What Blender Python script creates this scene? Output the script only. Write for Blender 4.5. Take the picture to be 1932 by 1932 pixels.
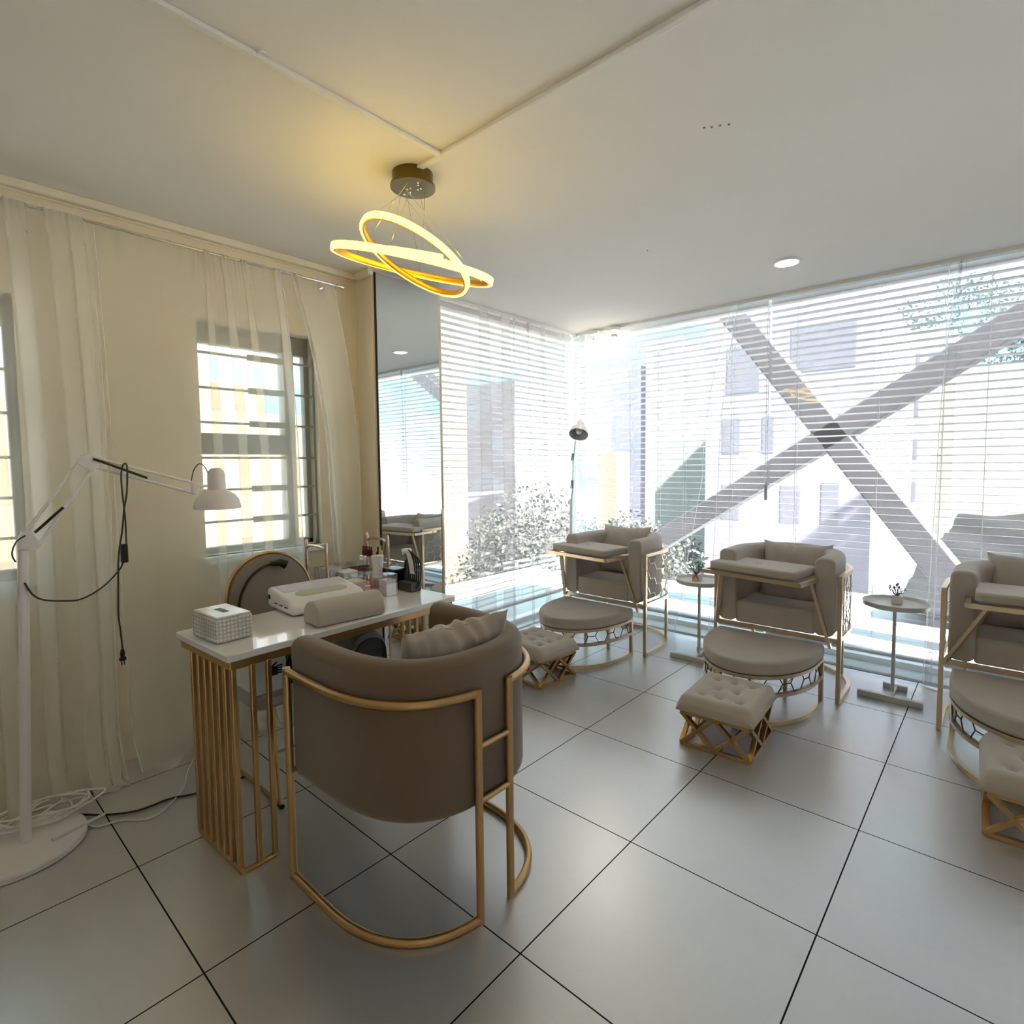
import bpy, bmesh, math, random
from mathutils import Vector, Matrix
from math import sin, cos, pi, radians, sqrt

for o in list(bpy.data.objects):
    bpy.data.objects.remove(o)
SC = bpy.context.scene
COL = SC.collection
random.seed(7)

# ------------------------------------------------------------------ camera
YAW, PITCH, ROLL = .72580, .06270, -.0098
F, CX, CY, H = 1044.35, 974.136, 941.648, 1.35174
w = Vector((-sin(YAW)*cos(PITCH), cos(YAW)*cos(PITCH), -sin(PITCH)))
r0 = Vector((cos(YAW), sin(YAW), 0)); u0 = r0.cross(w)
rr = r0*cos(ROLL)+u0*sin(ROLL); uu = -r0*sin(ROLL)+u0*cos(ROLL)
cd = bpy.data.cameras.new('camera'); cam = bpy.data.objects.new('camera', cd); COL.objects.link(cam)
m = Matrix((rr, uu, -w)).transposed().to_4x4(); m.translation = Vector((0, 0, H)); cam.matrix_world = m
cd.sensor_fit = 'HORIZONTAL'; cd.sensor_width = 36; cd.lens = F/1932*36
cd.shift_x = (966-CX)/1932; cd.shift_y = (CY-966)/1932
cd.clip_start = .02; cd.clip_end = 400
SC.camera = cam

# ------------------------------------------------------------------ sky, sun, exposure
world = bpy.data.worlds.new('sky'); SC.world = world; world.use_nodes = True
nt = world.node_tree; nt.nodes.clear()
def N(t, kind, **kw):
    n = t.nodes.new(kind)
    for k, v in kw.items():
        if k in n.inputs: n.inputs[k].default_value = v
        else: setattr(n, k, v)
    return n
tc = N(nt, 'ShaderNodeTexCoord')
mp = N(nt, 'ShaderNodeMapping'); mp.inputs['Scale'].default_value = (1.6, 1.6, 3.2)
nz = N(nt, 'ShaderNodeTexNoise', Scale=1.7, Detail=7.0, Roughness=.55)
cr = N(nt, 'ShaderNodeValToRGB'); cr.color_ramp.elements[0].position = .44; cr.color_ramp.elements[1].position = .62
mx = N(nt, 'ShaderNodeMix', data_type='RGBA')
mx.inputs[6].default_value = (.27, .70, .88, 1); mx.inputs[7].default_value = (.98, 1.0, 1.02, 1)
bg = N(nt, 'ShaderNodeBackground', Strength=.55)
wo = N(nt, 'ShaderNodeOutputWorld')
L = nt.links.new
L(tc.outputs['Generated'], mp.inputs[0]); L(mp.outputs[0], nz.inputs['Vector']); L(nz.outputs[0], cr.inputs[0])
L(cr.outputs[0], mx.inputs[0]); L(mx.outputs[2], bg.inputs[0]); L(bg.outputs[0], wo.inputs[0])
sd = bpy.data.lights.new('sun', 'SUN'); sd.energy = 18.0; sd.angle = .02; sd.color = (1, .965, .94)
sun = bpy.data.objects.new('sun', sd); COL.objects.link(sun)
sun.rotation_euler = Vector((.75, -.13, .72)).to_track_quat('Z', 'Y').to_euler()
SC.view_settings.view_transform = 'Standard'; SC.view_settings.look = 'None'
SC.view_settings.exposure = 2.65; SC.view_settings.gamma = 1; SC.view_settings.use_curve_mapping = False
cy = SC.cycles
cy.max_bounces = 12; cy.diffuse_bounces = 6; cy.glossy_bounces = 5; cy.transmission_bounces = 6; cy.transparent_max_bounces = 40
cy.caustics_reflective = False; cy.caustics_refractive = False; cy.sample_clamp_indirect = 6
cy.use_denoising = True

# ------------------------------------------------------------------ materials
MATS = {}
def mat(name, col=(.8, .8, .8), rough=.5, metal=0, spec=.5, emit=None, es=1, noise=None, bump=None, sheen=0, coat=0, alpha=None, transl=None, trans=0, ior=1.45):
    m = bpy.data.materials.new(name); m.use_nodes = True; t = m.node_tree; b = t.nodes['Principled BSDF']
    b.inputs['Base Color'].default_value = (*col, 1); b.inputs['Roughness'].default_value = rough
    b.inputs['Metallic'].default_value = metal; b.inputs['Specular IOR Level'].default_value = spec
    b.inputs['Sheen Weight'].default_value = sheen; b.inputs['Coat Weight'].default_value = coat
    b.inputs['Transmission Weight'].default_value = trans; b.inputs['IOR'].default_value = ior
    if emit: b.inputs['Emission Color'].default_value = (*emit, 1); b.inputs['Emission Strength'].default_value = es
    tcn = N(t, 'ShaderNodeTexCoord')
    if noise:
        sc, amt = noise
        n = N(t, 'ShaderNodeTexNoise', Scale=sc, Detail=4.0); t.links.new(tcn.outputs['Object'], n.inputs['Vector'])
        h = N(t, 'ShaderNodeHueSaturation'); h.inputs['Color'].default_value = (*col, 1)
        mr = N(t, 'ShaderNodeMapRange'); mr.inputs[3].default_value = 1-amt; mr.inputs[4].default_value = 1+amt
        t.links.new(n.outputs[0], mr.inputs[0]); t.links.new(mr.outputs[0], h.inputs['Value']); t.links.new(h.outputs[0], b.inputs['Base Color'])
    if bump:
        sc, st = bump
        n2 = N(t, 'ShaderNodeTexNoise', Scale=sc, Detail=3.0); t.links.new(tcn.outputs['Object'], n2.inputs['Vector'])
        bp = N(t, 'ShaderNodeBump', Strength=st, Distance=.01); t.links.new(n2.outputs[0], bp.inputs['Height']); t.links.new(bp.outputs[0], b.inputs['Normal'])
    MATS[name] = m
    return m
def sheer(name, col, tr, trl=.6):
    m = bpy.data.materials.new(name); m.use_nodes = True; t = m.node_tree; t.nodes.clear()
    a = N(t, 'ShaderNodeBsdfTransparent'); d = N(t, 'ShaderNodeBsdfDiffuse'); tl = N(t, 'ShaderNodeBsdfTranslucent')
    d.inputs[0].default_value = (*col, 1); tl.inputs[0].default_value = (*col, 1)
    m1 = N(t, 'ShaderNodeMixShader'); m1.inputs[0].default_value = trl
    m2 = N(t, 'ShaderNodeMixShader'); o = N(t, 'ShaderNodeOutputMaterial')
    m2.inputs[0].default_value = 1-tr
    t.links.new(d.outputs[0], m1.inputs[1]); t.links.new(tl.outputs[0], m1.inputs[2])
    t.links.new(a.outputs[0], m2.inputs[1]); t.links.new(m1.outputs[0], m2.inputs[2]); t.links.new(m2.outputs[0], o.inputs[0])
    MATS[name] = m; return m
def glassmat(name, col=(1, 1, 1), refl=.06, tint=(.99, .985, .98)):
    m = bpy.data.materials.new(name); m.use_nodes = True; t = m.node_tree; t.nodes.clear()
    a = N(t, 'ShaderNodeBsdfTransparent'); a.inputs[0].default_value = (*tint, 1)
    g = N(t, 'ShaderNodeBsdfGlossy', Roughness=.02); g.inputs[0].default_value = (*col, 1)
    m2 = N(t, 'ShaderNodeMixShader'); o = N(t, 'ShaderNodeOutputMaterial')
    lw = N(t, 'ShaderNodeLayerWeight', Blend=.25); mr = N(t, 'ShaderNodeMapRange'); mr.inputs[3].default_value = refl; mr.inputs[4].default_value = .6
    t.links.new(lw.outputs['Facing'], mr.inputs[0]); t.links.new(mr.outputs[0], m2.inputs[0])
    t.links.new(a.outputs[0], m2.inputs[1]); t.links.new(g.outputs[0], m2.inputs[2]); t.links.new(m2.outputs[0], o.inputs[0])
    MATS[name] = m; return m

mat('plaster', (.85, .83, .805), .9, spec=.2, noise=(3, .02))
mat('cream_wall', (.80, .72, .57), .85, spec=.2, noise=(2, .03), bump=(60, .05))
mat('white_paint', (.82, .82, .81), .5)
mat('cream_trim', (.80, .74, .60), .6)
mat('blind', (.56, .56, .57), .5, trans=0)
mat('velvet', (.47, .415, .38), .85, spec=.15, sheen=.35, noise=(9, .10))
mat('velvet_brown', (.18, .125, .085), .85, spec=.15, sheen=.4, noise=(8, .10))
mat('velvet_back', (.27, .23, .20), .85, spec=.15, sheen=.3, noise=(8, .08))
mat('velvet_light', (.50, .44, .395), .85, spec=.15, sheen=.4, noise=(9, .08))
mat('velvet_pillow', (.36, .30, .26), .75, spec=.2, sheen=.5, noise=(14, .16))
mat('gold', (.52, .33, .15), .36, 1, noise=(20, .06))
mat('champagne', (.72, .58, .42), .34, 1, noise=(20, .05))
mat('rose_gold', (.72, .52, .42), .2, 1)
mat('chrome', (.75, .75, .75), .12, 1)
mat('bronze', (.16, .12, .045), .28, 1)
mat('lamp_white', (.82, .77, .79), .28, spec=.5, coat=.3)
mat('lamp_inner', (.36, .36, .37), .5)
mat('black', (.012, .012, .013), .4)
mat('black_gloss', (.01, .01, .012), .12)
mat('dark_grey', (.07, .07, .075), .5)
mat('mid_grey', (.25, .24, .25), .5)
mat('window_grey', (.30, .31, .29), .55)
mat('marble', (.80, .79, .80), .06, spec=.6, coat=.5, noise=(4, .03))
mat('white_plastic', (.82, .80, .83), .3, coat=.3)
mat('lilac', (.66, .60, .70), .35, noise=(30, .12))
mat('pad', (.52, .50, .42), .6)
mat('pink', (.75, .42, .50), .3)
mat('pale_pink', (.80, .66, .68), .25)
mat('red', (.5, .02, .03), .4)
mat('dark_red', (.13, .02, .02), .35)
mat('yellow', (.75, .60, .28), .4)
mat('leaf', (.055, .10, .05), .5, noise=(40, .3))
mat('pot', (.72, .70, .68), .5)
mat('table_white', (.72, .71, .69), .35)
mat('cable_white', (.72, .70, .68), .5)
mat('mirror', (.80, .86, .86), .01, 1)
mat('led', (1, .9, .5), .5, emit=(1, .66, .05), es=1.45)
mat('led_gold', (.75, .42, .06), .32, 1)
mat('downlight_glow', (1, 1, 1), .5, emit=(1, .97, .88), es=1.0)
mat('bulb_glow', (1, 1, 1), .5, emit=(1, .90, .72), es=28.0)
mat('terrace', (.56, .59, .59), .7, noise=(2, .04))
mat('roof_deck', (.30, .31, .30), .9, noise=(.8, .25))
mat('ground', (.45, .45, .43), .9, noise=(.3, .1))
mat('steel_grey', (.06, .06, .07), .55, noise=(2, .05))
mat('dark_fabric', (.010, .011, .011), .9, spec=.05, noise=(3, .25), bump=(5, .6))
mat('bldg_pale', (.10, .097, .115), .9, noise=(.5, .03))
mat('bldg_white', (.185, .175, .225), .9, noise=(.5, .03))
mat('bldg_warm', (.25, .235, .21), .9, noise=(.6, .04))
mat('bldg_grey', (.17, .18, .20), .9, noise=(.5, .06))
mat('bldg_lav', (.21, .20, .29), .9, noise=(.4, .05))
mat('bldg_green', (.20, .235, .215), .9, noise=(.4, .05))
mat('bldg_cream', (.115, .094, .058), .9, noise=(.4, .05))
mat('bldg_sand', (.085, .066, .040), .9, noise=(.4, .05))
mat('bldg_window', (.12, .12, .15), .3)
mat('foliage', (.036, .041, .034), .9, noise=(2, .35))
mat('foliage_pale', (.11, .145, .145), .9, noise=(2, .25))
mat('bark', (.25, .2, .16), .9)
mat('signal_red', (.8, .45, .42), .8)
mat('cloth_black', (.02, .02, .022), .9)
sheer('sheer_white', (.74, .72, .78), .79, .5)
sheer('sheer_cream', (.96, .94, .88), .68, .5)
glassmat('glass'); glassmat('acrylic', refl=.10, tint=(.93, .93, .95)); glassmat('acrylic_pink', refl=.10, tint=(.93, .80, .84))
# faceted crystal plastic
fm = mat('crystal', (.80, .78, .76), .12, spec=.9, coat=.8); t = fm.node_tree
tcn = N(t, 'ShaderNodeTexCoord'); vo = N(t, 'ShaderNodeTexVoronoi', Scale=75.0); vo.inputs['Randomness'].default_value = .12
bp = N(t, 'ShaderNodeBump', Strength=1.0, Distance=.008); t.links.new(tcn.outputs['Object'], vo.inputs['Vector'])
t.links.new(vo.outputs['Distance'], bp.inputs['Height']); t.links.new(bp.outputs[0], t.nodes['Principled BSDF'].inputs['Normal'])
crr = N(t, 'ShaderNodeValToRGB'); crr.color_ramp.elements[0].color = (.92, .90, .88, 1); crr.color_ramp.elements[1].color = (.42, .39, .37, 1); crr.color_ramp.elements[1].position = .8
t.links.new(vo.outputs['Distance'], crr.inputs[0]); t.links.new(crr.outputs[0], t.nodes['Principled BSDF'].inputs['Base Color'])
# floor tiles with dark joints
fm = mat('floor_tile', (.2, .2, .2), .3, spec=1.0); t = fm.node_tree; B = t.nodes['Principled BSDF']
geo = N(t, 'ShaderNodeNewGeometry'); sx = N(t, 'ShaderNodeSeparateXYZ'); t.links.new(geo.outputs['Position'], sx.inputs[0])
def M(op, a, b=None, c=None):
    n = N(t, 'ShaderNodeMath', operation=op)
    for i, v in enumerate((a, b, c)):
        if v is None: continue
        if isinstance(v, (int, float)): n.inputs[i].default_value = v
        else: t.links.new(v, n.inputs[i])
    return n.outputs[0]
def joint(ax, off):
    f = M('FRACT', M('DIVIDE', M('ADD', ax, off), .6)); return M('LESS_THAN', M('MINIMUM', f, M('SUBTRACT', 1.0, f)), .0036)
ln = M('MAXIMUM', joint(sx.outputs[0], 1.5636+60), joint(sx.outputs[1], -1.0842+60))
n1 = N(t, 'ShaderNodeTexNoise', Scale=2.6, Detail=6.0, Roughness=.6); n2 = N(t, 'ShaderNodeTexNoise', Scale=60.0, Detail=3.0)
t.links.new(geo.outputs['Position'], n1.inputs['Vector']); t.links.new(geo.outputs['Position'], n2.inputs['Vector'])
c1 = N(t, 'ShaderNodeValToRGB'); c1.color_ramp.elements[0].color = (.32, .325, .335, 1); c1.color_ramp.elements[1].color = (.44, .445, .455, 1)
B.inputs['IOR'].default_value = 3.0; c1.color_ramp.elements[0].position = .3; c1.color_ramp.elements[1].position = .7
t.links.new(M('ADD', M('MULTIPLY', n1.outputs[0], .8), M('MULTIPLY', n2.outputs[0], .2)), c1.inputs[0])
cm = N(t, 'ShaderNodeMix', data_type='RGBA'); t.links.new(ln, cm.inputs[0]); t.links.new(c1.outputs[0], cm.inputs[6]); cm.inputs[7].default_value = (.02, .02, .02, 1)
t.links.new(cm.outputs[2], B.inputs['Base Color']); t.links.new(M('SUBTRACT', 1.0, ln), B.inputs['Specular IOR Level'])
t.links.new(M('ADD', M('MULTIPLY', n1.outputs[0], .16), .25), B.inputs['Roughness'])
bp = N(t, 'ShaderNodeBump', Strength=.25, Distance=.003); t.links.new(M('SUBTRACT', M('MULTIPLY', n1.outputs[0], .25), ln), bp.inputs['Height']); t.links.new(bp.outputs[0], B.inputs['Normal'])

# ------------------------------------------------------------------ mesh helpers
class MB:
    """collects geometry in scene coordinates; build() links it as one mesh object"""
    def __init__(s): s.v = []; s.f = []
    def add(s, vs, fs):
        b = len(s.v); s.v += [Vector(v) for v in vs]; s.f += [tuple(b+i for i in f) for f in fs]; return s
    def box(s, x0, x1, y0, y1, z0, z1):
        return s.add([(x, y, z) for z in (z0, z1) for y in (y0, y1) for x in (x0, x1)],
                     [(0, 2, 3, 1), (4, 5, 7, 6), (0, 1, 5, 4), (2, 6, 7, 3), (0, 4, 6, 2), (1, 3, 7, 5)])
    def bar(s, p, q, a=.02, b=None, up=(0, 0, 1)):
        p, q = Vector(p), Vector(q); b = b or a; d = (q-p).normalized(); up = Vector(up)
        if abs(d.dot(up)) > .98: up = Vector((0, 1, 0))
        x = d.cross(up).normalized(); y = x.cross(d)
        vs = [c+x*i*a/2+y*j*b/2 for c in (p, q) for i, j in ((-1, -1), (1, -1), (1, 1), (-1, 1))]
        return s.add(vs, [(0, 1, 2, 3), (7, 6, 5, 4), (0, 4, 5, 1), (1, 5, 6, 2), (2, 6, 7, 3), (3, 7, 4, 0)])
    def tube(s, pts, r, n=8, closed=False, r2=None):
        pts = [Vector(p) for p in pts]; m = len(pts); rings = []; nrm = None
        for i, p in enumerate(pts):
            a = pts[(i-1) % m] if (closed or i > 0) else p; b = pts[(i+1) % m] if (closed or i < m-1) else p
            d = (b-a).normalized()
            if nrm is None:
                nrm = d.cross(Vector((0, 0, 1)));
                if nrm.length < .05: nrm = d.cross(Vector((1, 0, 0)))
            nrm = (nrm-d*nrm.dot(d)).normalized(); bi = d.cross(nrm)
            ri = r if r2 is None else r+(r2-r)*i/(m-1)
            rings.append([p+(nrm*cos(2*pi*k/n)+bi*sin(2*pi*k/n))*ri for k in range(n)])
        vs = [v for g in rings for v in g]; fs = []
        for i in range(m if closed else m-1):
            j = (i+1) % m
            fs += [(i*n+k, i*n+(k+1) % n, j*n+(k+1) % n, j*n+k) for k in range(n)]
        if not closed: fs += [tuple(range(n-1, -1, -1)), tuple((m-1)*n+k for k in range(n))]
        return s.add(vs, fs)
    def lathe(s, prof, c=(0, 0, 0), n=28, axis=None):
        c = Vector(c); q = Vector(axis).normalized().to_track_quat('Z', 'Y') if axis else None
        vs = []
        for r, z in prof:
            for k in range(n):
                v = Vector((max(r, 1e-4)*cos(2*pi*k/n), max(r, 1e-4)*sin(2*pi*k/n), z))
                vs.append(c+(q @ v if q else v))
        fs = [(i*n+k, i*n+(k+1) % n, (i+1)*n+(k+1) % n, (i+1)*n+k) for i in range(len(prof)-1) for k in range(n)]
        return s.add(vs, fs)
    def prism(s, poly, z0, z1):
        n = len(poly); vs = [(x, y, z0) for x, y in poly]+[(x, y, z1) for x, y in poly]
        return s.add(vs, [tuple(range(n-1, -1, -1)), tuple(range(n, 2*n))]+[(i, (i+1) % n, n+(i+1) % n, n+i) for i in range(n)])
    def sweep(s, path, nrm, sec, closed=False, caps=True):
        """path: points; nrm: outward horizontal normals; sec: (offset along normal, offset in z) loop"""
        m, k = len(path), len(sec); vs = [Vector(p)+Vector(n_)*a+Vector((0, 0, b)) for p, n_ in zip(path, nrm) for a, b in sec]
        fs = [(i*k+j, i*k+(j+1) % k, ((i+1) % m)*k+(j+1) % k, ((i+1) % m)*k+j) for i in range(m if closed else m-1) for j in range(k)]
        if caps and not closed: fs += [tuple(range(k-1, -1, -1)), tuple((m-1)*k+j for j in range(k))]
        return s.add(vs, fs)
    def grid(s, nu, nv, fn, closed_u=False):
        vs = [fn(i/(nu-1) if not closed_u else i/nu, j/(nv-1)) for j in range(nv) for i in range(nu)]
        fs = [(j*nu+i, j*nu+(i+1) % nu, (j+1)*nu+(i+1) % nu, (j+1)*nu+i) for j in range(nv-1) for i in range(nu if closed_u else nu-1)]
        return s.add(vs, fs)
    def build(s, name, m, parent=None, smooth=True, bevel=0, seg=2, subsurf=0, rot=None, ang=38):
        me = bpy.data.meshes.new(name); off = Vector((0, 0, 0))
        if parent is not None:
            p = parent
            while p is not None: off += p.location; p = p.parent
        me.from_pydata([tuple(v-off) for v in s.v], [], s.f); me.validate()
        bm = bmesh.new(); bm.from_mesh(me); bmesh.ops.recalc_face_normals(bm, faces=bm.faces); bm.to_mesh(me); bm.free()
        me.materials.append(MATS[m] if isinstance(m, str) else m)
        if smooth:
            for p in me.polygons: p.use_smooth = True
            me.set_sharp_from_angle(angle=radians(ang))
        o = bpy.data.objects.new(name, me); COL.objects.link(o)
        if parent is not None: o.parent = parent
        if bevel:
            b = o.modifiers.new('bevel', 'BEVEL'); b.width = bevel; b.segments = seg; b.limit_method = 'ANGLE'; b.angle_limit = radians(40); b.harden_normals = False
        if subsurf:
            b = o.modifiers.new('subd', 'SUBSURF'); b.levels = subsurf; b.render_levels = subsurf
        return o
def tag(o, label, cat, group=None, kind=None):
    o['label'] = label; o['category'] = cat
    if group: o['group'] = group
    if kind: o['kind'] = kind
    return o
def thing(name, loc, label, cat, group=None, rz=0):
    o = bpy.data.objects.new(name, None); o.empty_display_size = .1; COL.objects.link(o); o.location = loc
    return tag(o, label, cat, group)
def struct(o): o['kind'] = 'structure'; return o
def dup(root, loc, label, rz=0):
    kids = {}
    for o in bpy.data.objects:
        if o.parent: kids.setdefault(o.parent, []).append(o)
    def cp(o, par):
        c = o.copy(); COL.objects.link(c); c.parent = par
        for k in kids.get(o, []): cp(k, c)
        return c
    r = cp(root, None); r.location = loc; r.rotation_euler = (0, 0, rz); r['label'] = label
    return r
def rrect(a0, a1, b0, b1, r, k=4):
    out = []
    for cx_, cy_, t0 in ((a1-r, b1-r, 0), (a0+r, b1-r, pi/2), (a0+r, b0+r, pi), (a1-r, b0+r, 3*pi/2)):
        out += [(cx_+r*cos(t0+pi/2*i/k), cy_+r*sin(t0+pi/2*i/k)) for i in range(k+1)]
    return out
def spline(pts, n=8, closed=False):
    pts = [Vector(p) for p in pts]; out = []; m = len(pts)
    for i in range(m if closed else m-1):
        g = (lambda k: pts[k % m]) if closed else (lambda k: pts[max(0, min(m-1, k))])
        p0, p1, p2, p3 = g(i-1), g(i), g(i+1), g(i+2)
        for j in range(n):
            t_ = j/n; out.append(.5*((2*p1)+(p2-p0)*t_+(2*p0-5*p1+4*p2-p3)*t_*t_+(3*p1-p0-3*p2+p3)*t_**3))
    if not closed: out.append(pts[-1])
    return out
def dpath(w_, Ls, D, n=20, z=0, inset=0, sgn=1, ex=2.0):
    """open D: straight arms of length Ls then a half ellipse to depth D; origin at the middle of the open end; returns points and outward normals"""
    a = w_-inset; b = D-Ls-inset; P = []; Q = []
    for i in range(5): P.append(Vector((-a, Ls*i/5*sgn, z))); Q.append(Vector((-1, 0, 0)))
    for i in range(n+1):
        t_ = pi-pi*i/n; c_, s_ = cos(t_), max(0, sin(t_)); sg_ = 1 if c_ > 0 else -1; e_ = 2/ex; X_, Y_ = sg_*abs(c_)**e_, s_**e_
        P.append(Vector((a*X_, sgn*(Ls+b*Y_), z))); Q.append(Vector((sg_*abs(X_)**(ex-1)/a, sgn*Y_**(ex-1)/b, 0)).normalized())
    for i in range(4, -1, -1): P.append(Vector((a, Ls*i/5*sgn, z))); Q.append(Vector((1, 0, 0)))
    return P, Q
def xf(P, loc, rz=0):
    c, s_ = cos(rz), sin(rz); return [Vector((loc[0]+p.x*c-p.y*s_, loc[1]+p.x*s_+p.y*c, loc[2]+p.z)) for p in P]
def rotn(Q, rz):
    c, s_ = cos(rz), sin(rz); return [Vector((p.x*c-p.y*s_, p.x*s_+p.y*c, 0)) for p in Q]
def honeycomb(mb, P, Q, z0, z1, a, off, r=.003):
    """hexagon wires laid on the surface above path P"""
    S = [0]
    for i in range(1, len(P)): S.append(S[-1]+(P[i]-P[i-1]).length)
    def at(s, z):
        s = max(0, min(S[-1]-1e-6, s)); i = max(k for k in range(len(S)) if S[k] <= s); i = min(i, len(P)-2)
        f = (s-S[i])/(S[i+1]-S[i]); p = P[i].lerp(P[i+1], f)+Q[i].lerp(Q[i+1], f)*off; return Vector((p.x, p.y, z))
    hh = a*sqrt(3)/2; c = 0; done = set()
    while c*1.5*a < S[-1]+a:
        cx_ = c*1.5*a; z = z0+(hh if c % 2 else 0)
        while z < z1+hh:
            V = [(cx_+a*cos(pi/3*k), z+a*sin(pi/3*k)) for k in range(6)]
            for k in range(6):
                A, B_ = V[k], V[(k+1) % 6]; key = (round((A[0]+B_[0])*400), round((A[1]+B_[1])*400))
                if key in done: continue
                done.add(key); ts = [0, 1]
                for lim, sg in ((z0, 1), (z1, -1)):
                    da, db = (A[1]-lim)*sg, (B_[1]-lim)*sg
                    if da < 0 and db < 0: ts = None; break
                    if da < 0: ts[0] = max(ts[0], da/(da-db))
                    if db < 0: ts[1] = min(ts[1], da/(da-db))
                if not ts or ts[1]-ts[0] < .05: continue
                A2 = (A[0]+(B_[0]-A[0])*ts[0], A[1]+(B_[1]-A[1])*ts[0]); B2 = (A[0]+(B_[0]-A[0])*ts[1], A[1]+(B_[1]-A[1])*ts[1])
                if max(A2[0], B2[0]) < 0 or min(A2[0], B2[0]) > S[-1]: continue
                mb.tube([at(A2[0]+(B2[0]-A2[0])*q, A2[1]+(B2[1]-A2[1])*q) for q in (0, .5, 1)], r, 5)
            z += 2*hh
        c += 1
    return mb
def pillow(name, m, loc, size, thick, rx=0, rz=0, ry=0, parent=None, seed=1, wr=.006):
    rnd = random.Random(seed); ph = [rnd.uniform(0, 6) for _ in range(6)]; W_, H_ = size; n = 34
    R_ = Matrix.Rotation(rz, 4, 'Z') @ Matrix.Rotation(rx, 4, 'X') @ Matrix.Rotation(ry, 4, 'Y')
    mb = MB()
    for sd_ in (1, -1):
        def fn(u, v):
            a, b = 2*u-1, 2*v-1
            pin = 1-.10*(1-a*a)*abs(b)**3; pin2 = 1-.10*(1-b*b)*abs(a)**3
            x, z = a*W_/2*pin2, b*H_/2*pin
            th = thick/2*(max(0, (1-a**4)*(1-b**4)))**.55
            k = (abs(b)**2.2)*(1-abs(a)**6)
            g_ = th/(thick/2); th += wr*k*(sin(a*14+ph[0]+2.4*sin(a*4.3+ph[3])+2*b)+.6*sin(a*31+ph[4]+2*sin(a*7+ph[1])))*(g_+.12)+wr*.6*sin(a*5+b*7+ph[2])*g_
            e = wr*.4*k*sin(a*14+ph[0]+2.4*sin(a*4.3+ph[3]))
            v3 = R_ @ Vector((x, sd_*max(th, .001), z+e)); return Vector(loc)+v3
        mb.grid(n, n, fn)
    o = mb.build(name, m, parent, ang=60)
    bm = bmesh.new(); bm.from_mesh(o.data); bmesh.ops.remove_doubles(bm, verts=bm.verts, dist=.0025); bmesh.ops.recalc_face_normals(bm, faces=bm.faces); bm.to_mesh(o.data); bm.free()
    return o

# ================================================================== ROOM SHELL
ZC = 2.5; XL = -3.0; GY = 4.28; GX = -3.06; XR = 2.3; YB = -1.9
struct(MB().box(-3.25, XR+.1, YB-.1, 4.10, -.12, 0).build('floor', 'floor_tile', smooth=False))
struct(MB().box(-3.4, XR+.2, YB-.2, 4.14, ZC, 3.7).build('ceiling', 'plaster', smooth=False))
struct(MB().box(-3.13, XR+.1, 4.10, 4.36, -.12, .012).box(-3.13, -2.96, 2.47, 4.10, -.12, .012).build('trim_1', 'white_paint', smooth=False, bevel=.004))
# left wall with two window openings
W1 = (1.03, 1.66, .90, 2.09); W0 = (-.28, .36, .90, 2.06)
wl = MB(); xa, xb = -3.16, XL
ys = [YB, W0[0], W0[1], W1[0], W1[1], 1.93]
wl.box(xa, xb, ys[0], ys[1], 0, ZC).box(xa, xb, ys[2], ys[3], 0, ZC).box(xa, xb, ys[4], ys[5], 0, ZC)
for W_ in (W0, W1): wl.box(xa, xb, W_[0], W_[1], 0, W_[2]).box(xa, xb, W_[0], W_[1], W_[3], ZC)
struct(wl.build('wall_left', 'cream_wall', smooth=False))
struct(MB().box(-3.16, -2.835, 1.93, 2.46, 0, ZC).build('wall_back', 'cream_wall', smooth=False))
W_FILL = (-1.35, -.7, 1.1, 1.85)  # added window behind the camera, unseen; its sunlight brightens the left side
struct(MB().box(XR, XR+.12, YB, W_FILL[0], 0, ZC).box(XR, XR+.12, W_FILL[1], 4.36, 0, ZC).box(XR, XR+.12, W_FILL[0], W_FILL[1], 0, W_FILL[2]).box(XR, XR+.12, W_FILL[0], W_FILL[1], W_FILL[3], ZC).build('wall_right', 'cream_wall', smooth=False))
fill_win = MB()
for a_ in (W_FILL[0]+.02, (W_FILL[0]+W_FILL[1])/2, W_FILL[1]-.02): fill_win.bar((XR+.06, a_, W_FILL[2]), (XR+.06, a_, W_FILL[3]), .04)
for a_ in (W_FILL[2]+.02, W_FILL[3]-.02): fill_win.bar((XR+.06, W_FILL[0], a_), (XR+.06, W_FILL[1], a_), .04)
fill_win = struct(fill_win.build('window_5', 'white_paint', smooth=False)); MB().box(XR+.057, XR+.063, W_FILL[0], W_FILL[1], W_FILL[2], W_FILL[3]).build('pane', 'glass', fill_win, smooth=False)
struct(MB().box(XL-.16, XR, YB-.12, YB, 0, ZC).build('wall_front', 'cream_wall', smooth=False))
# cornice along the left wall, wrapped onto the column
struct(MB().box(XL, XL+.035, YB, 1.93, ZC-.035, ZC).box(XL, XL+.012, YB, 1.93, ZC-.045, ZC-.035).box(XL+.035, -2.815, 1.895, 1.93, ZC-.035, ZC).build('trim_2', 'cream_trim', smooth=False, bevel=.008))
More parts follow.
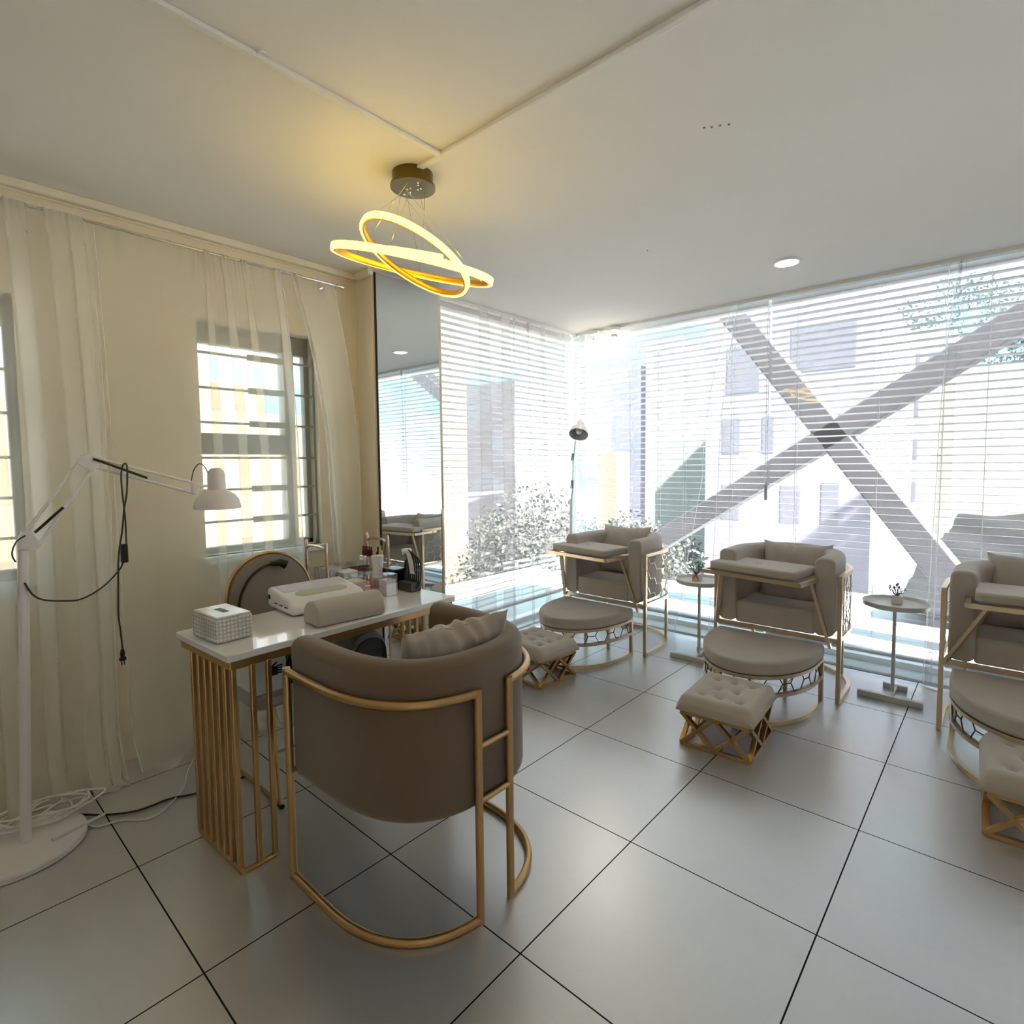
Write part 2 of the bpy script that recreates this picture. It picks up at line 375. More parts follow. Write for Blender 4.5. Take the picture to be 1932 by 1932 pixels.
# surface conduits on the ceiling
tag(MB().box(-1.618, -1.592, YB, 1.40, ZC-.014, ZC).build('ceiling_conduit', 'plaster', smooth=False, bevel=.004), 'white cable trunking on ceiling running towards the left top edge', 'conduit', 'surface trunking on the ceiling')
tag(MB().box(-1.80, XR, 1.395, 1.421, ZC-.014, ZC).build('ceiling_conduit', 'plaster', smooth=False, bevel=.004), 'long white cable trunking on ceiling ending at the chandelier mount', 'conduit', 'surface trunking on the ceiling')
tag(MB().tube(spline([(-1.592, .734, ZC-.006), (-1.577, .735, ZC-.006), (-1.575, .75, ZC-.004)], 4), .003, 6).build('cable_stub', 'white_paint'), 'short white cable stub poking out beside the ceiling trunking', 'cable')
for x, y in ((-.82, 1.915), (-.80, 1.93), (-.775, 1.94), (-.75, 1.955), (-1.5, 2.78)):
    tag(MB().lathe([(0, ZC-.001), (.004, ZC-.0015), (.004, ZC)], (x, y, 0), 8).build('ceiling_hole', 'dark_grey'), 'tiny dark screw hole in the white ceiling', 'hole', 'screw holes in the ceiling')

# left wall windows: reveal, frame, grille, pane
def side_window(n, W_):
    y0, y1, z0, z1 = W_
    f = MB(); x = -3.13
    for a in (y0+.012, y1-.012): f.bar((x, a, z0), (x, a, z1), .05, .03)
    for a in (z0+.015, z1-.03): f.bar((x, y0, a), (x, y1, a), .05, .06 if a > 1.5 else .03)
    f.box(-3.16, -3.10, y0, y1, z1-.10, z1)
    f.box(-3.155, -3.10, y0, y1-.12, 1.42, 1.53)
    f.box(-3.17, -3.09, y1-.155, y1-.095, z0, z1)
    f = struct(f.build('window_%d' % n, 'window_grey', smooth=False, bevel=.003))
    MB().box(-3.142, -3.138, y0, y1, z0, z1).build('pane', 'glass', f, smooth=False)
    g = MB(); k = 0
    for z in (1.93, 1.755, 1.58, 1.40, 1.235, 1.07):
        g.bar((-3.045, y0, z), (-3.045, y1, z), .012)
    g.bar((-3.045, y1-.006, z0), (-3.045, y1-.006, z1), .014); g.bar((-3.045, y0+.006, z0), (-3.045, y0+.006, z1), .014)
    g.build('grille', 'window_grey', f, smooth=False)
    h = MB()
    for z in (1.93, 1.755, 1.58, 1.235, 1.07): h.bar((-3.03, y1-.38, z), (-3.03, y1-.18, z), .010, .032)
    h.build('louvre_arm', 'window_grey', f, smooth=False)
    MB().box(-3.06, XL+.03, y0-.03, y1+.03, z0-.035, z0).build('window_sill', 'white_paint', f, smooth=False, bevel=.004)
side_window(1, W1); side_window(2, W0)

# glass corner: frames and panes
def glass_wall(n, a, b, horiz):
    f = MB(); g = MB(); z0, z1 = .012, 2.5
    def P(s, z): return (s, GY, z) if horiz else (GX, s, z)
    k = 1
    for i in range(k+1 if horiz else k): f.bar(P(a+(b-a)*i/k, z0), P(a+(b-a)*i/k, z1), .03)
    e = 0 if horiz else .03; f.bar(P(a, z0+.02), P(b-e, z0+.02), .04); f.bar(P(a, z1-.02), P(b-e, z1-.02), .04)
    o = struct(f.build('window_%d' % n, 'white_paint', smooth=False))
    if horiz: g.box(a, b, GY-.003, GY+.003, z0, z1)
    else: g.box(GX-.003, GX+.003, a, b, z0, z1)
    g.build('pane', 'glass', o, smooth=False)
glass_wall(3, GX, XR, True); glass_wall(4, 2.46, GY, False)
# recess border where ceiling meets the glass
struct(MB().box(-2.95, XR, 4.085, 4.14, ZC-.022, ZC+.01).box(-2.95, -2.90, 2.46, 4.11, ZC-.022, ZC+.01).build('trim_3', 'white_paint', smooth=False, bevel=.003))

# ================================================================== BLINDS
def blind(a, b, horiz, ladders, zb, label, seed):
    """slatted blind from a to b along x (horiz) or y, hanging at the glass"""
    pos = 4.185 if horiz else -3.0; rnd = random.Random(seed)
    root = thing('venetian_blind', ((a+b)/2, pos, zb) if horiz else (pos, (a+b)/2, zb), label, 'blind', 'white slatted blinds on the glass corner')
    sl = MB(); z = ZC-.05; k = 0
    n = max(2, int((b-a)/.12)); tilt = .0055
    while z > zb+.045:
        am = .0035*max(0, min(1, (1.15-z)/.8)); 
        def fn(u, v, z=z, am=am, k=k):
            s = a+(b-a)*u; x = (v-.5)*.048
            zz = z+tilt*(-(v-.5)*2)*.7+.0015*(1-(2*v-1)**2)+am*sin(s*6.1+k*.22+seed)+am*.6*sin(s*13+k*.35)
            return Vector((s, pos+x, zz)) if horiz else Vector((pos-x, s, zz))
        sl.grid(n*3, 4, fn); z -= .0465; k += 1
    sl.build('slats', 'blind', root, ang=70)
    def bx(o, s0, s1, d, z0, z1):
        return o.box(s0, s1, pos-d, pos+d, z0, z1) if horiz else o.box(pos-d, pos+d, s0, s1, z0, z1)
    bx(MB(), a, b, .026, ZC-.045, ZC-.004).build('headrail', 'white_paint', root, smooth=False, bevel=.003)
    bx(MB(), a, b, .025, zb, zb+.02).build('bottom_rail', 'blind', root, smooth=False, bevel=.006)
    for s in ladders:
        c = MB()
        for d in (-.026, .026):
            p = (s, pos+d) if horiz else (pos+d, s); c.tube([(p[0], p[1], zb), (p[0], p[1], ZC-.04)], .0013, 5)
        c.build('ladder_cord', 'white_paint', root)
    return root
blind(-2.98, -1.297, True, (-2.40, -2.14, -1.92, -1.55), .11, 'white blind left of the hanging cord weight, up to the glass corner', 1)
blind(-1.28, 1.0, True, (-1.105, -.627, -.10, .45), .10, 'white blind behind the middle and right armchairs, crossed by grey braces outside', 2)
blind(1.012, 2.28, True, (1.2, 1.9), .10, 'white blind beyond the right armchair by the side wall', 4)
blind(2.47, 4.12, False, (2.66, 3.42, 3.72, 4.0), .20, 'white blind on the short glass side beside the mirror', 3)
pc = thing('blind_cord', (-1.288, 4.135, .95), 'pull cord with grey weight hanging between two blinds', 'cord')
MB().tube([(-1.294, 4.135, 1.2), (-1.294, 4.137, 2.46)], .0018, 5).tube([(-1.282, 4.135, 1.2), (-1.282, 4.137, 2.46)], .0018, 5).build('cord', 'white_paint', pc)
MB().lathe([(0, 1.08), (.010, 1.08), (.011, 1.19), (.004, 1.2), (0, 1.2)], (-1.288, 4.135, 0), 10).build('weight', 'mid_grey', pc)

# ================================================================== SHEER CURTAINS
def curtain(name, mat_, stations, zt, zb, label, plane, cat='curtain', group=None, wave=.012, hem=True, pool=0, seed=0, nv=44, root_loc=None):
    """stations: (s at top, s at middle, s at bottom, offset from the plane) laid in order along the cloth, so the cloth may fold back over itself.
    plane: function(s, d, z) -> point"""
    rnd = random.Random(seed); st = []
    k = 5
    for i in range(len(stations)-1):
        for j in range(k):
            f = j/k; f2 = f*f*(3-2*f); st.append(tuple(A+(B_-A)*(f if q < 3 else f2) for q, (A, B_) in enumerate(zip(stations[i], stations[i+1]))))
    st.append(stations[-1]); n = len(st); L_ = [0]
    for i in range(1, n): L_.append(L_[-1]+abs(st[i][2]-st[i-1][2])+.004)
    def fn(u, v):
        i = min(n-1, int(round(u*(n-1)))); a, m_, b, d = st[i]; q = 1-v   # q 0 at top
        if q < .5: t_ = q*2; s = a+(m_-a)*(t_*(2-t_))
        else: t_ = q*2-1; s = m_+(b-m_)*t_
        dd = d*(.35+.65*min(1, q*1.4))+wave*(.3+.7*q)*sin(L_[i]*38+seed)*min(1, .25+q)
        if q < .04: dd = dd*.6+.006*sin(i*2.1); s += .003*sin(i*2.6)
        z = zt+(zb-zt)*q
        if pool and q > .93:
            e = (q-.93)/.07; dd += pool*e*(1+.4*sin(L_[i]*21+seed)); z = max(zb, zt+(zb-zt)*.93*(1)+(zb-(zt+(zb-zt)*.93))*min(1, e*1.4))+.012*(1+sin(L_[i]*33))*e
        return plane(s, dd, z)
    root = thing(name, root_loc or plane(stations[0][0], 0, zb), label, cat, group)
    MB().grid(n, nv, fn).build('sheer', mat_, root, ang=180)
    if hem:
        for i in (0, n-1): MB().tube([fn(i/(n-1), v/20) for v in range(21)], .0028, 5).build('side_hem', 'sheer_hem', root)
        if not pool: MB().tube([fn(i/(n-1), 0) for i in range(n)], .003, 5).build('bottom_hem', 'sheer_hem', root)
    return root
sheer('sheer_hem', (.93, .93, .94), .45, .6)
pw = lambda s, d, z: Vector((s, 4.075-d, z)); pl = lambda s, d, z: Vector((-2.90+d, s, z))
# short glass side: clear stretches with folded-back strips
curtain('sheer_curtain', 'sheer_white', [(2.50, 2.50, 2.50, 0), (2.73, 2.77, 2.80, 0), (2.75, 2.78, 2.82, .02),
    (2.86, 2.84, 2.72, .01), (2.97, 2.98, 3.0, .03), (2.87, 2.85, 2.74, .045), (2.99, 3.0, 3.02, .02),
    (3.10, 3.07, 3.08, 0), (3.20, 3.22, 3.22, .03), (3.10, 3.08, 3.04, .045), (3.27, 3.22, 3.24, .01), (3.24, 3.20, 3.16, .04), (3.31, 3.30, 3.30, .02),
    (3.41, 3.42, 3.42, 0), (3.43, 3.44, 3.45, .02), (3.41, 3.42, 3.42, .03),
    (3.57, 3.58, 3.60, 0), (3.63, 3.64, 3.66, .03), (3.575, 3.585, 3.60, .04), (3.66, 3.67, 3.7, .01), (3.88, 3.9, 3.9, 0), (3.97, 3.99, 3.99, .03), (3.88, 3.86, 3.86, .045), (4.0, 4.02, 4.02, .01)],
    2.475, .014, 'long white sheer curtain with many folds beside the mirror', pl, group='white sheers on the glass corner', seed=2)
curtain('sheer_curtain', 'sheer_white', [(-2.86, -2.86, -2.86, 0), (-2.80, -2.78, -2.76, .03), (-2.84, -2.84, -2.84, .04), (-2.74, -2.72, -2.7, .0), (-2.4, -2.4, -2.42, .0),
    (-2.1, -2.15, -2.2, .0), (-1.80, -1.98, -2.15, .01), (-1.60, -1.83, -2.02, .0), (-1.52, -1.72, -1.93, .02)],
    2.475, .012, 'white sheer behind the leftmost armchair, swept back to a point near the side table', pw, group='white sheers on the glass corner', seed=5, wave=.008)
curtain('sheer_curtain', 'sheer_white', [(-1.475, -1.60, -1.66, .02), (-1.44, -1.57, -1.62, .0), (-1.2, -1.25, -1.28, .0), (-.95, -.95, -.95, .0), (-.6, -.6, -.6, .0), (-.36, -.34, -.34, .0), (-.29, -.29, -.30, .02)],
    2.475, .012, 'white sheer hanging behind the middle armchair and round side table', pw, group='white sheers on the glass corner', seed=8, wave=.006)
curtain('sheer_curtain', 'sheer_white', [(-.245, -.31, -.34, .02), (-.23, -.24, -.25, .035), (-.24, -.30, -.33, .05), (-.215, -.215, -.215, .03), (-.2, -.19, -.18, .0), (.1, .1, .1, 0), (.5, .5, .5, 0), (.9, .9, .9, 0), (1.3, 1.3, 1.3, 0)],
    2.475, .012, 'white sheer with a narrow gathered edge behind the right armchair', pw, group='white sheers on the glass corner', seed=9, wave=.006)

# rod and cream sheers on the left wall
rod = thing('curtain_rod', (-2.90, 1.8, 2.375), 'thin steel curtain rod along the cream left wall', 'curtain rod')
MB().tube([(-2.90, -1.2, 2.378), (-2.90, 1.745, 2.378)], .007, 10).build('rod', 'chrome', rod)
MB().lathe([(0, 0), (.010, 0), (.011, .02), (.008, .022), (.008, .03), (.012, .032), (.012, .05), (.008, .055), (0, .055)], (-2.90, 1.735, 2.378), 14, axis=(0, 1, 0)).build('finial', 'chrome', rod)
for y in (1.70, .2): MB().bar((XL, y, 2.378), (-2.90, y, 2.378), .008).box(XL, XL+.006, y-.012, y+.012, 2.355, 2.40).build('bracket', 'chrome', rod, smooth=False)
ps = lambda s, d, z: Vector((-2.90+d, s, z))
A = [(-1.0, -1.0, -1.0, 0)]
for i, (s0, wd) in enumerate(((-.85, .10), (-.6, .10), (-.38, .11), (-.15, .12), (.03, .11), (.17, .13), (.30, .12), (.42, .13), (.50, .10))):
    A += [(s0, s0, s0, 0), (s0+wd*.8, s0+wd, s0+wd*.9, .05), (s0+wd*.25, s0+wd*.45, s0+wd*.4, .07)]
A += [(.60, .62, .60, .01)]
curtain('sheer_curtain', 'sheer_cream', A, 2.385, .012, 'gathered cream sheer hanging to the floor by the white floor lamp', ps, group='cream sheers on the left wall rod', seed=3, wave=.006, pool=.13)
curtain('sheer_curtain', 'sheer_cream', [(.615, .64, .66, 0), (.75, .76, .78, .0), (.9, .88, .9, 0), (1.0, .98, .98, .0), (1.03, 1.03, 1.0, .0), (1.06, 1.09, 1.07, .02), (1.04, 1.04, 1.02, .03), (1.075, 1.11, 1.10, .0),
    (1.11, 1.15, 1.14, .0), (1.15, 1.21, 1.21, .02), (1.115, 1.155, 1.15, .03), (1.17, 1.22, 1.22, .0), (1.2, 1.26, 1.26, .0), (1.24, 1.32, 1.32, .02), (1.21, 1.265, 1.26, .03), (1.26, 1.33, 1.34, .0),
    (1.36, 1.42, 1.44, .0), (1.41, 1.48, 1.50, .02), (1.37, 1.43, 1.45, .03), (1.42, 1.48, 1.5, .01)],
    2.385, .012, 'cream sheer with soft folds hanging in front of the barred window', ps, group='cream sheers on the left wall rod', seed=6, wave=.004, pool=.13)
curtain('sheer_curtain', 'sheer_cream', [(1.47, 1.66, 1.72, 0), (1.50, 1.69, 1.75, .02), (1.48, 1.665, 1.725, .03), (1.56, 1.73, 1.78, .0), (1.64, 1.78, 1.82, .0), (1.72, 1.86, 1.89, .0)],
    2.385, .012, 'narrow cream sheer in the corner between barred window and mirror', ps, group='cream sheers on the left wall rod', seed=7, wave=.004)

# ================================================================== MIRROR
mr_ = thing('wall_mirror', (-2.83, 2.19, 0), 'tall frameless mirror on the column side reflecting a grey armchair', 'mirror')
MB().box(-2.834, -2.822, 1.945, 2.425, .02, 2.488).build('backing', 'black', mr_, smooth=False)
MB().box(-2.822, -2.819, 1.950, 2.425, .02, 2.486).build('mirror_glass', 'mirror', mr_, smooth=False)
MB().box(-2.834, -2.812, 2.425, 2.437, .0, 1.06).build('edge_trim', 'champagne', mr_, smooth=False)

# ================================================================== CEILING LIGHTS
dl = thing('downlight', (-.993, 3.484, ZC), 'round recessed downlight in the ceiling near the window wall', 'ceiling light', 'recessed downlights')
MB().lathe([(.062, ZC-.002), (.064, ZC-.010), (.078, ZC-.008), (.081, ZC), (.062, ZC)], (-.993, 3.484, 0), 36).build('trim_ring', 'white_paint', dl)
MB().lathe([(0, ZC-.004), (.04, ZC-.0045), (.063, ZC-.006)], (-.993, 3.484, 0), 32).build('lens', 'downlight_glow', dl)
for x in (-2.681, -2.497):
    s = thing('spotlight', (x, 4.10, 2.48), 'small white glowing spotlight by the ceiling corner, %s' % ('nearer the corner' if x < -2.6 else 'farther from the corner'), 'spotlight', 'small spotlights above the corner blind')
    MB().box(x-.05, x+.045, 4.03, 4.085, 2.455, 2.48).build('mount', 'white_paint', s, smooth=False, bevel=.004)
    MB().tube([(x+.005, 4.055, 2.457), (x+.005, 4.055, 2.425)], .005, 8).build('stem', 'white_paint', s)
    MB().lathe([(.01, 0), (.026, -.008), (.032, -.03), (.030, -.034)], (x+.005, 4.055, 2.43), 18).build('lamp_shade', 'white_paint', s)
    MB().lathe([(.0, -.052), (.018, -.048), (.028, -.034), (.028, -.026), (0, -.024)], (x+.005, 4.055, 2.43), 18).build('bulb', 'bulb_glow', s)

# chandelier: three tilted light rings on wires
CH = Vector((-1.80, 1.43, ZC))
ch = thing('chandelier', CH, 'gold chandelier of tilted glowing yellow rings on thin wires', 'chandelier')
MB().lathe([(0, ZC-.055), (.088, ZC-.055), (.088, ZC-.045), (.080, ZC-.043), (.080, ZC), (0, ZC)], (CH.x, CH.y, 0), 48).build('canopy', 'bronze', ch)
def ring(C_, a_, b_, R_, hh_, name):
    """light ring in the plane of a_, b_; glowing outer band, gold inner band"""
    C_ = Vector(C_); a_ = Vector(a_).normalized(); b_ = Vector(b_); b_ = (b_-a_*a_.dot(b_)).normalized(); n_ = a_.cross(b_)
    g = thing_part(ch, name)
    def band(r_in, r_out, h0, h1, nm, mt):
        sec = rrect(r_in, r_out, h0, h1, min(.004, (r_out-r_in)*.45), 2); K = 72; k = len(sec); vs = []
        for i in range(K):
            t_ = 2*pi*i/K; d = a_*cos(t_)+b_*sin(t_)
            vs += [C_+d*p+n_*q for p, q in sec]
        MB().add(vs, [(i*k+j, i*k+(j+1) % k, ((i+1) % K)*k+(j+1) % k, ((i+1) % K)*k+j) for i in range(K) for j in range(k)]).build(nm, mt, g)
    band(R_-.003, R_+.007, -hh_, hh_, 'light_strip', 'led'); band(R_-.012, R_-.003, -hh_*.95, hh_*.95, 'gold_band', 'led_gold')
    return C_, a_, b_, R_
def thing_part(parent, name):
    o = bpy.data.objects.new(name, None); COL.objects.link(o); o.parent = parent; o.location = (0, 0, 0); return o
wh = Vector((w.x, w.y, 0)).normalized(); zz = Vector((0, 0, 1))
def ring_seen(C_, ang, ratio, R_, h_, nm):
    vd = (Vector(C_)-Vector((0, 0, H))).normalized(); r_ = (rr-vd*vd.dot(rr)).normalized(); u_ = r_.cross(vd)
    a_ = r_*cos(ang)-u_*sin(ang); p_ = r_*sin(ang)+u_*cos(ang)
    return ring(C_, a_, vd*sqrt(1-ratio**2)-p_*ratio, R_, h_, nm)
rA = ring_seen((-1.743, 1.384, 2.121), .211, .10, .302, .0135, 'outer_ring')
rB = ring_seen((-1.741, 1.389, 2.153), .575, .375, .222, .0125, 'middle_ring')
rC = ring_seen((-1.743, 1.388, 2.168), .15, .02, .102, .0125, 'inner_ring')
wi = MB()
for (C_, a_, b_, R_), offs in ((rA, (0.3, 2.5, 4.4)), (rB, (1.2, 3.6, 5.3)), (rC, (.6, 2.8, 5.0))):
    for q in offs:
        e = C_+(a_*cos(q)+b_*sin(q))*(R_-.004); s = Vector((CH.x+random.uniform(-.05, .06), CH.y+random.uniform(-.05, .05), ZC-.055))
        wi.tube([s, e], .0009, 5)
wi.build('suspension_wires', 'chrome', ch)
bl = MB()
for k in range(9):
    a_ = k*.7; bl.lathe([(0, -.006), (.004, -.005), (.005, 0)], (CH.x-.055+.014*k, CH.y+.02*sin(a_*2), ZC-.055), 8)
bl.build('wire_grips', 'chrome', ch)

# ================================================================== DESK
DR = -.044  # slight turn of the desk
def dk(x, y, z):  # desk coordinates: x across (0 = room side, negative to the wall), y along
    c, s_ = cos(-DR), sin(-DR); return Vector((-1.838+x*c-y*s_, .678+x*s_+y*c, z))
DL, DW, DZ = 1.02, .43, .75
desk = thing('manicure_desk', dk(-DW/2, DL/2, 0), 'white topped manicure desk on slatted gold legs', 'desk')
pts = []
for cx_, cy_, t0 in ((-.012, .012, -pi/2), (-.012, DL-.012, 0), (-DW+.012, DL-.012, pi/2), (-DW+.012, .012, pi)):
    pts += [dk(cx_+.012*cos(t0+pi/2*i/3), cy_+.012*sin(t0+pi/2*i/3), 0) for i in range(4)]
MB().prism([(p.x, p.y) for p in pts], DZ-.024, DZ).build('tabletop', 'marble', desk, bevel=.003)
def box4(mb, x0, x1, y0, y1, z0, z1):
    v = [dk(x, y, z) for z in (z0, z1) for y in (y0, y1) for x in (x0, x1)]
    return mb.add(v, [(0, 2, 3, 1), (4, 5, 7, 6), (0, 1, 5, 4), (2, 6, 7, 3), (0, 4, 6, 2), (1, 3, 7, 5)])
box4(MB(), -DW+.02, -.012, .012, DL-.012, DZ-.055, DZ-.024).build('apron', 'gold', desk, smooth=False, bevel=.003)
for e in (0, 1):
    def yy(v): return v if e == 0 else DL-v
    foot = [( -.36, .03), (-.04, .03), (-.025, .035), (-.018, .05), (-.018, .145)]
    P = spline([dk(a, yy(b), .007) for a, b in foot], 4); MB().tube(P, .008, 8).build('foot_rail', 'gold', desk)
    for k in range(7):
        x = -.355+k*(.32/6); MB().bar(dk(x, yy(.03), .01), dk(x, yy(.03), DZ-.05), .017).build('leg_slat', 'gold', desk, smooth=False, bevel=.003)
    for y in (.085, .14): MB().bar(dk(-.018, yy(y), .01), dk(-.018, yy(y), DZ-.05), .017).build('leg_slat', 'gold', desk, smooth=False, bevel=.003)

# ---- things on the desk
Z = DZ
def cyl(mb, x, y, prof, n=24): return mb.lathe(prof, (x, y, 0), n)
tb = thing('tissue_box', (-2.09, .755, Z), 'square clear crystal tissue box with pale lid on the near desk end', 'tissue box')
def rb(x0, x1, y0, y1, ang, c): # rotated rectangle
    q = [Vector((x, y)) for x, y in ((x0, y0), (x1, y0), (x1, y1), (x0, y1))]; cc = Vector(c)
    return [tuple(cc+Vector((v.x*cos(ang)-v.y*sin(ang), v.x*sin(ang)+v.y*cos(ang)))) for v in q]
MB().prism(rb(-.098, .098, -.062, .062, .06, (-2.085, .757)), Z+.002, Z+.084).build('body', 'crystal', tb, bevel=.004)
lidm = MB().prism(rb(-.094, .094, -.058, .058, .06, (-2.085, .757)), Z+.084, Z+.092); lidm.build('lid', 'white_plastic', tb, bevel=.003)
MB().prism(rb(-.036, .036, -.011, .011, .06, (-2.085, .757)), Z+.092, Z+.0928).build('slot', 'dark_grey', tb, smooth=False)
# nail dust collector
dc = thing('nail_dust_collector', (-2.215, 1.20, Z), 'pale lilac nail dust machine with oval pad on the desk', 'nail machine')
prof = [(-.125, 0), (.125, 0), (.135, .015), (.135, .030), (.09, .062), (-.10, .085), (-.125, .08), (-.132, .06)]
vs = []; yA, yB = -.165, .165
def dcp(x, y, z): a = -.06; return Vector((-2.225+x*cos(a)-y*sin(a), 1.20+x*sin(a)+y*cos(a), Z+.004+z))
n = len(prof); vs = [dcp(x, y, z) for y in (yA, yB) for x, z in prof]
MB().add(vs, [tuple(range(n)), tuple(range(2*n-1, n-1, -1))]+[(i, (i+1) % n, n+(i+1) % n, n+i) for i in range(n)]).build('body', 'white_plastic', dc, bevel=.014, seg=4)
def patch(x0, x1, y0, y1, lift, pts_=None):
    f = lambda x: .085+(x+.10)*(.062-.085)/.19
    poly = pts_ or [(x0, y0), (x1, y0), (x1, y1), (x0, y1)]
    return MB().add([dcp(x, y, f(x)+lift+h) for h in (0, .003) for x, y in poly], [tuple(range(len(poly))), tuple(range(2*len(poly)-1, len(poly)-1, -1))]+[(i, (i+1) % len(poly), len(poly)+(i+1) % len(poly), len(poly)+i) for i in range(len(poly))])
patch(-.098, -.002, -.145, .145, -.001).build('glass_tray', 'lilac', dc, bevel=.002)
ov = [(.044+.034*cos(t_)*1.0, (.075 if cos(t_-pi/2) > 0 else -.075)+.038*sin(t_)) for t_ in [2*pi*i/24 for i in range(24)]]
patch(0, 0, 0, 0, -.0005, ov).build('wrist_pad', 'pad', dc)
for k in range(3): c = dcp(-.03+.05*k, yA-.001, .028); MB().bar(c+Vector((-.014, 0, 0)), c+Vector((.014, 0, 0)), .003, .004).build('vent_slot', 'black', dc, smooth=False)
MB().lathe([(0, 0), (.010, .001), (.010, .003), (0, .004)], dcp(-.10, yA, .045), 16, axis=(0, -1, 0)).build('power_socket', 'black', dc)
# hand rest pillow
hp = MB(); x0, x1, y0, y1 = -2.0, -1.875, 1.03, 1.31
sec = [(-.062, 0), (.062, 0), (.064, .02)]+[(.062*cos(t_), .032+.058*sin(t_)) for t_ in [pi*i/10 for i in range(11)]]+[(-.064, .02)]
def hpp(x, y, z): a = -.05; return Vector((-1.945+x*cos(a)-y*sin(a), 1.165+x*sin(a)+y*cos(a), Z+.002+z))
n = len(sec); hp.add([hpp(x, y, z) for y in (-.145, .145) for x, z in sec], [tuple(range(n)), tuple(range(2*n-1, n-1, -1))]+[(i, (i+1) % n, n+(i+1) % n, n+i) for i in range(n)])
tag(hp.build('hand_rest', 'velvet_light', bevel=.010, seg=3, ang=50), 'taupe velvet hand rest cushion on the desk front edge', 'hand rest')
# pump bottle, boxes, brush stand
pb = thing('dispenser_bottle', (-2.30, 1.56, Z), 'tall white capped dispenser bottle near the far desk end', 'bottle')
cyl(MB(), -2.30, 1.56, [(0, Z), (.026, Z), (.028, Z+.01), (.026, Z+.055)]).build('base', 'acrylic_pink', pb)
cyl(MB(), -2.30, 1.56, [(.026, Z+.055), (.024, Z+.09), (.024, Z+.12), (.030, Z+.155), (.030, Z+.162), (0, Z+.165)]).build('body', 'white_plastic', pb)
cb = thing('cotton_box', (-2.135, 1.50, Z), 'small square clear box of white cotton pads on the desk', 'box')
MB().box(-2.172, -2.112, 1.478, 1.532, Z+.001, Z+.074).build('cotton', 'white_plastic', cb, smooth=False, bevel=.002)
MB().box(-2.176, -2.108, 1.474, 1.536, Z, Z+.10).build('case', 'acrylic', cb, smooth=False)
tag(MB().box(-2.235, -2.185, 1.455, 1.50, Z, Z+.075).build('small_bottle', 'acrylic_pink', smooth=False, bevel=.008), 'pink tinted square bottle left of the cotton box', 'bottle')
tag(cyl(MB(), -2.19, 1.43, [(0, Z), (.014, Z), (.014, Z+.05), (.008, Z+.055), (.008, Z+.07), (0, Z+.07)], 14).build('nail_polish', 'pink', ), 'small pink nail polish bottle behind the hand rest', 'nail polish')
pkb = thing('pink_tub', (-2.34, 1.48, Z), 'low translucent pink storage tub on the desk by the white bottle', 'tub')
MB().box(-2.39, -2.30, 1.42, 1.50, Z, Z+.05).build('tub', 'pale_pink', pkb, smooth=False, bevel=.006)
tag(MB().lathe([(0, Z), (.035, Z), (.04, Z+.015), (.03, Z+.03), (0, Z+.034)], (-2.37, 1.36, 0), 20).build('hand_brush', 'black'), 'small black rounded brush behind the nail dust machine', 'brush')
kt = thing('nail_drill_stand', (-2.205, 1.63, Z), 'black nail drill unit with looped cables at the far desk end', 'nail drill')
MB().box(-2.30, -2.19, 1.575, 1.66, Z, Z+.10).build('control_unit', 'black_gloss', kt, smooth=False, bevel=.008)
MB().box(-2.285, -2.245, 1.572, 1.576, Z+.03, Z+.08).build('display', 'mid_grey', kt, smooth=False)
MB().tube([(-2.19, 1.66, Z), (-2.19, 1.66, Z+.15)], .012, 10).build('post', 'dark_grey', kt)
kc = MB()
for k in range(5):
    a = k*.016; kc.tube(spline([(-2.2+a*.5, 1.66, Z+.155), (-2.17+a, 1.65, Z+.19-a*.4), (-2.135+a, 1.645, Z+.13), (-2.13+a*.9, 1.64, Z+.05), (-2.16+a, 1.63, Z+.02), (-2.19+a, 1.64, Z+.06), (-2.195+a, 1.65, Z+.14)], 6), .0042, 7)
kc.build('looped_cable', 'black', kt)
kw = MB()
for k in range(3): kw.tube(spline([(-2.215, 1.65, Z+.165+.003*k), (-2.18+.01*k, 1.64, Z+.185), (-2.155+.012*k, 1.64, Z+.14), (-2.14+.013*k, 1.64, Z+.08)], 6), .004, 7)
kw.build('handpiece', 'white_plastic', kt)
MB().lathe([(0, -.012), (.022, -.008), (.026, .002), (.02, .01), (0, .012)], (-2.19, 1.655, Z+.185), 18).build('knob', 'white_plastic', kt)
tag(MB().box(-2.19, -2.09, 1.60, 1.66, Z, Z+.045).build('black_case', 'dark_grey', smooth=False, bevel=.004), 'low dark case beneath the cables at the desk end', 'case')

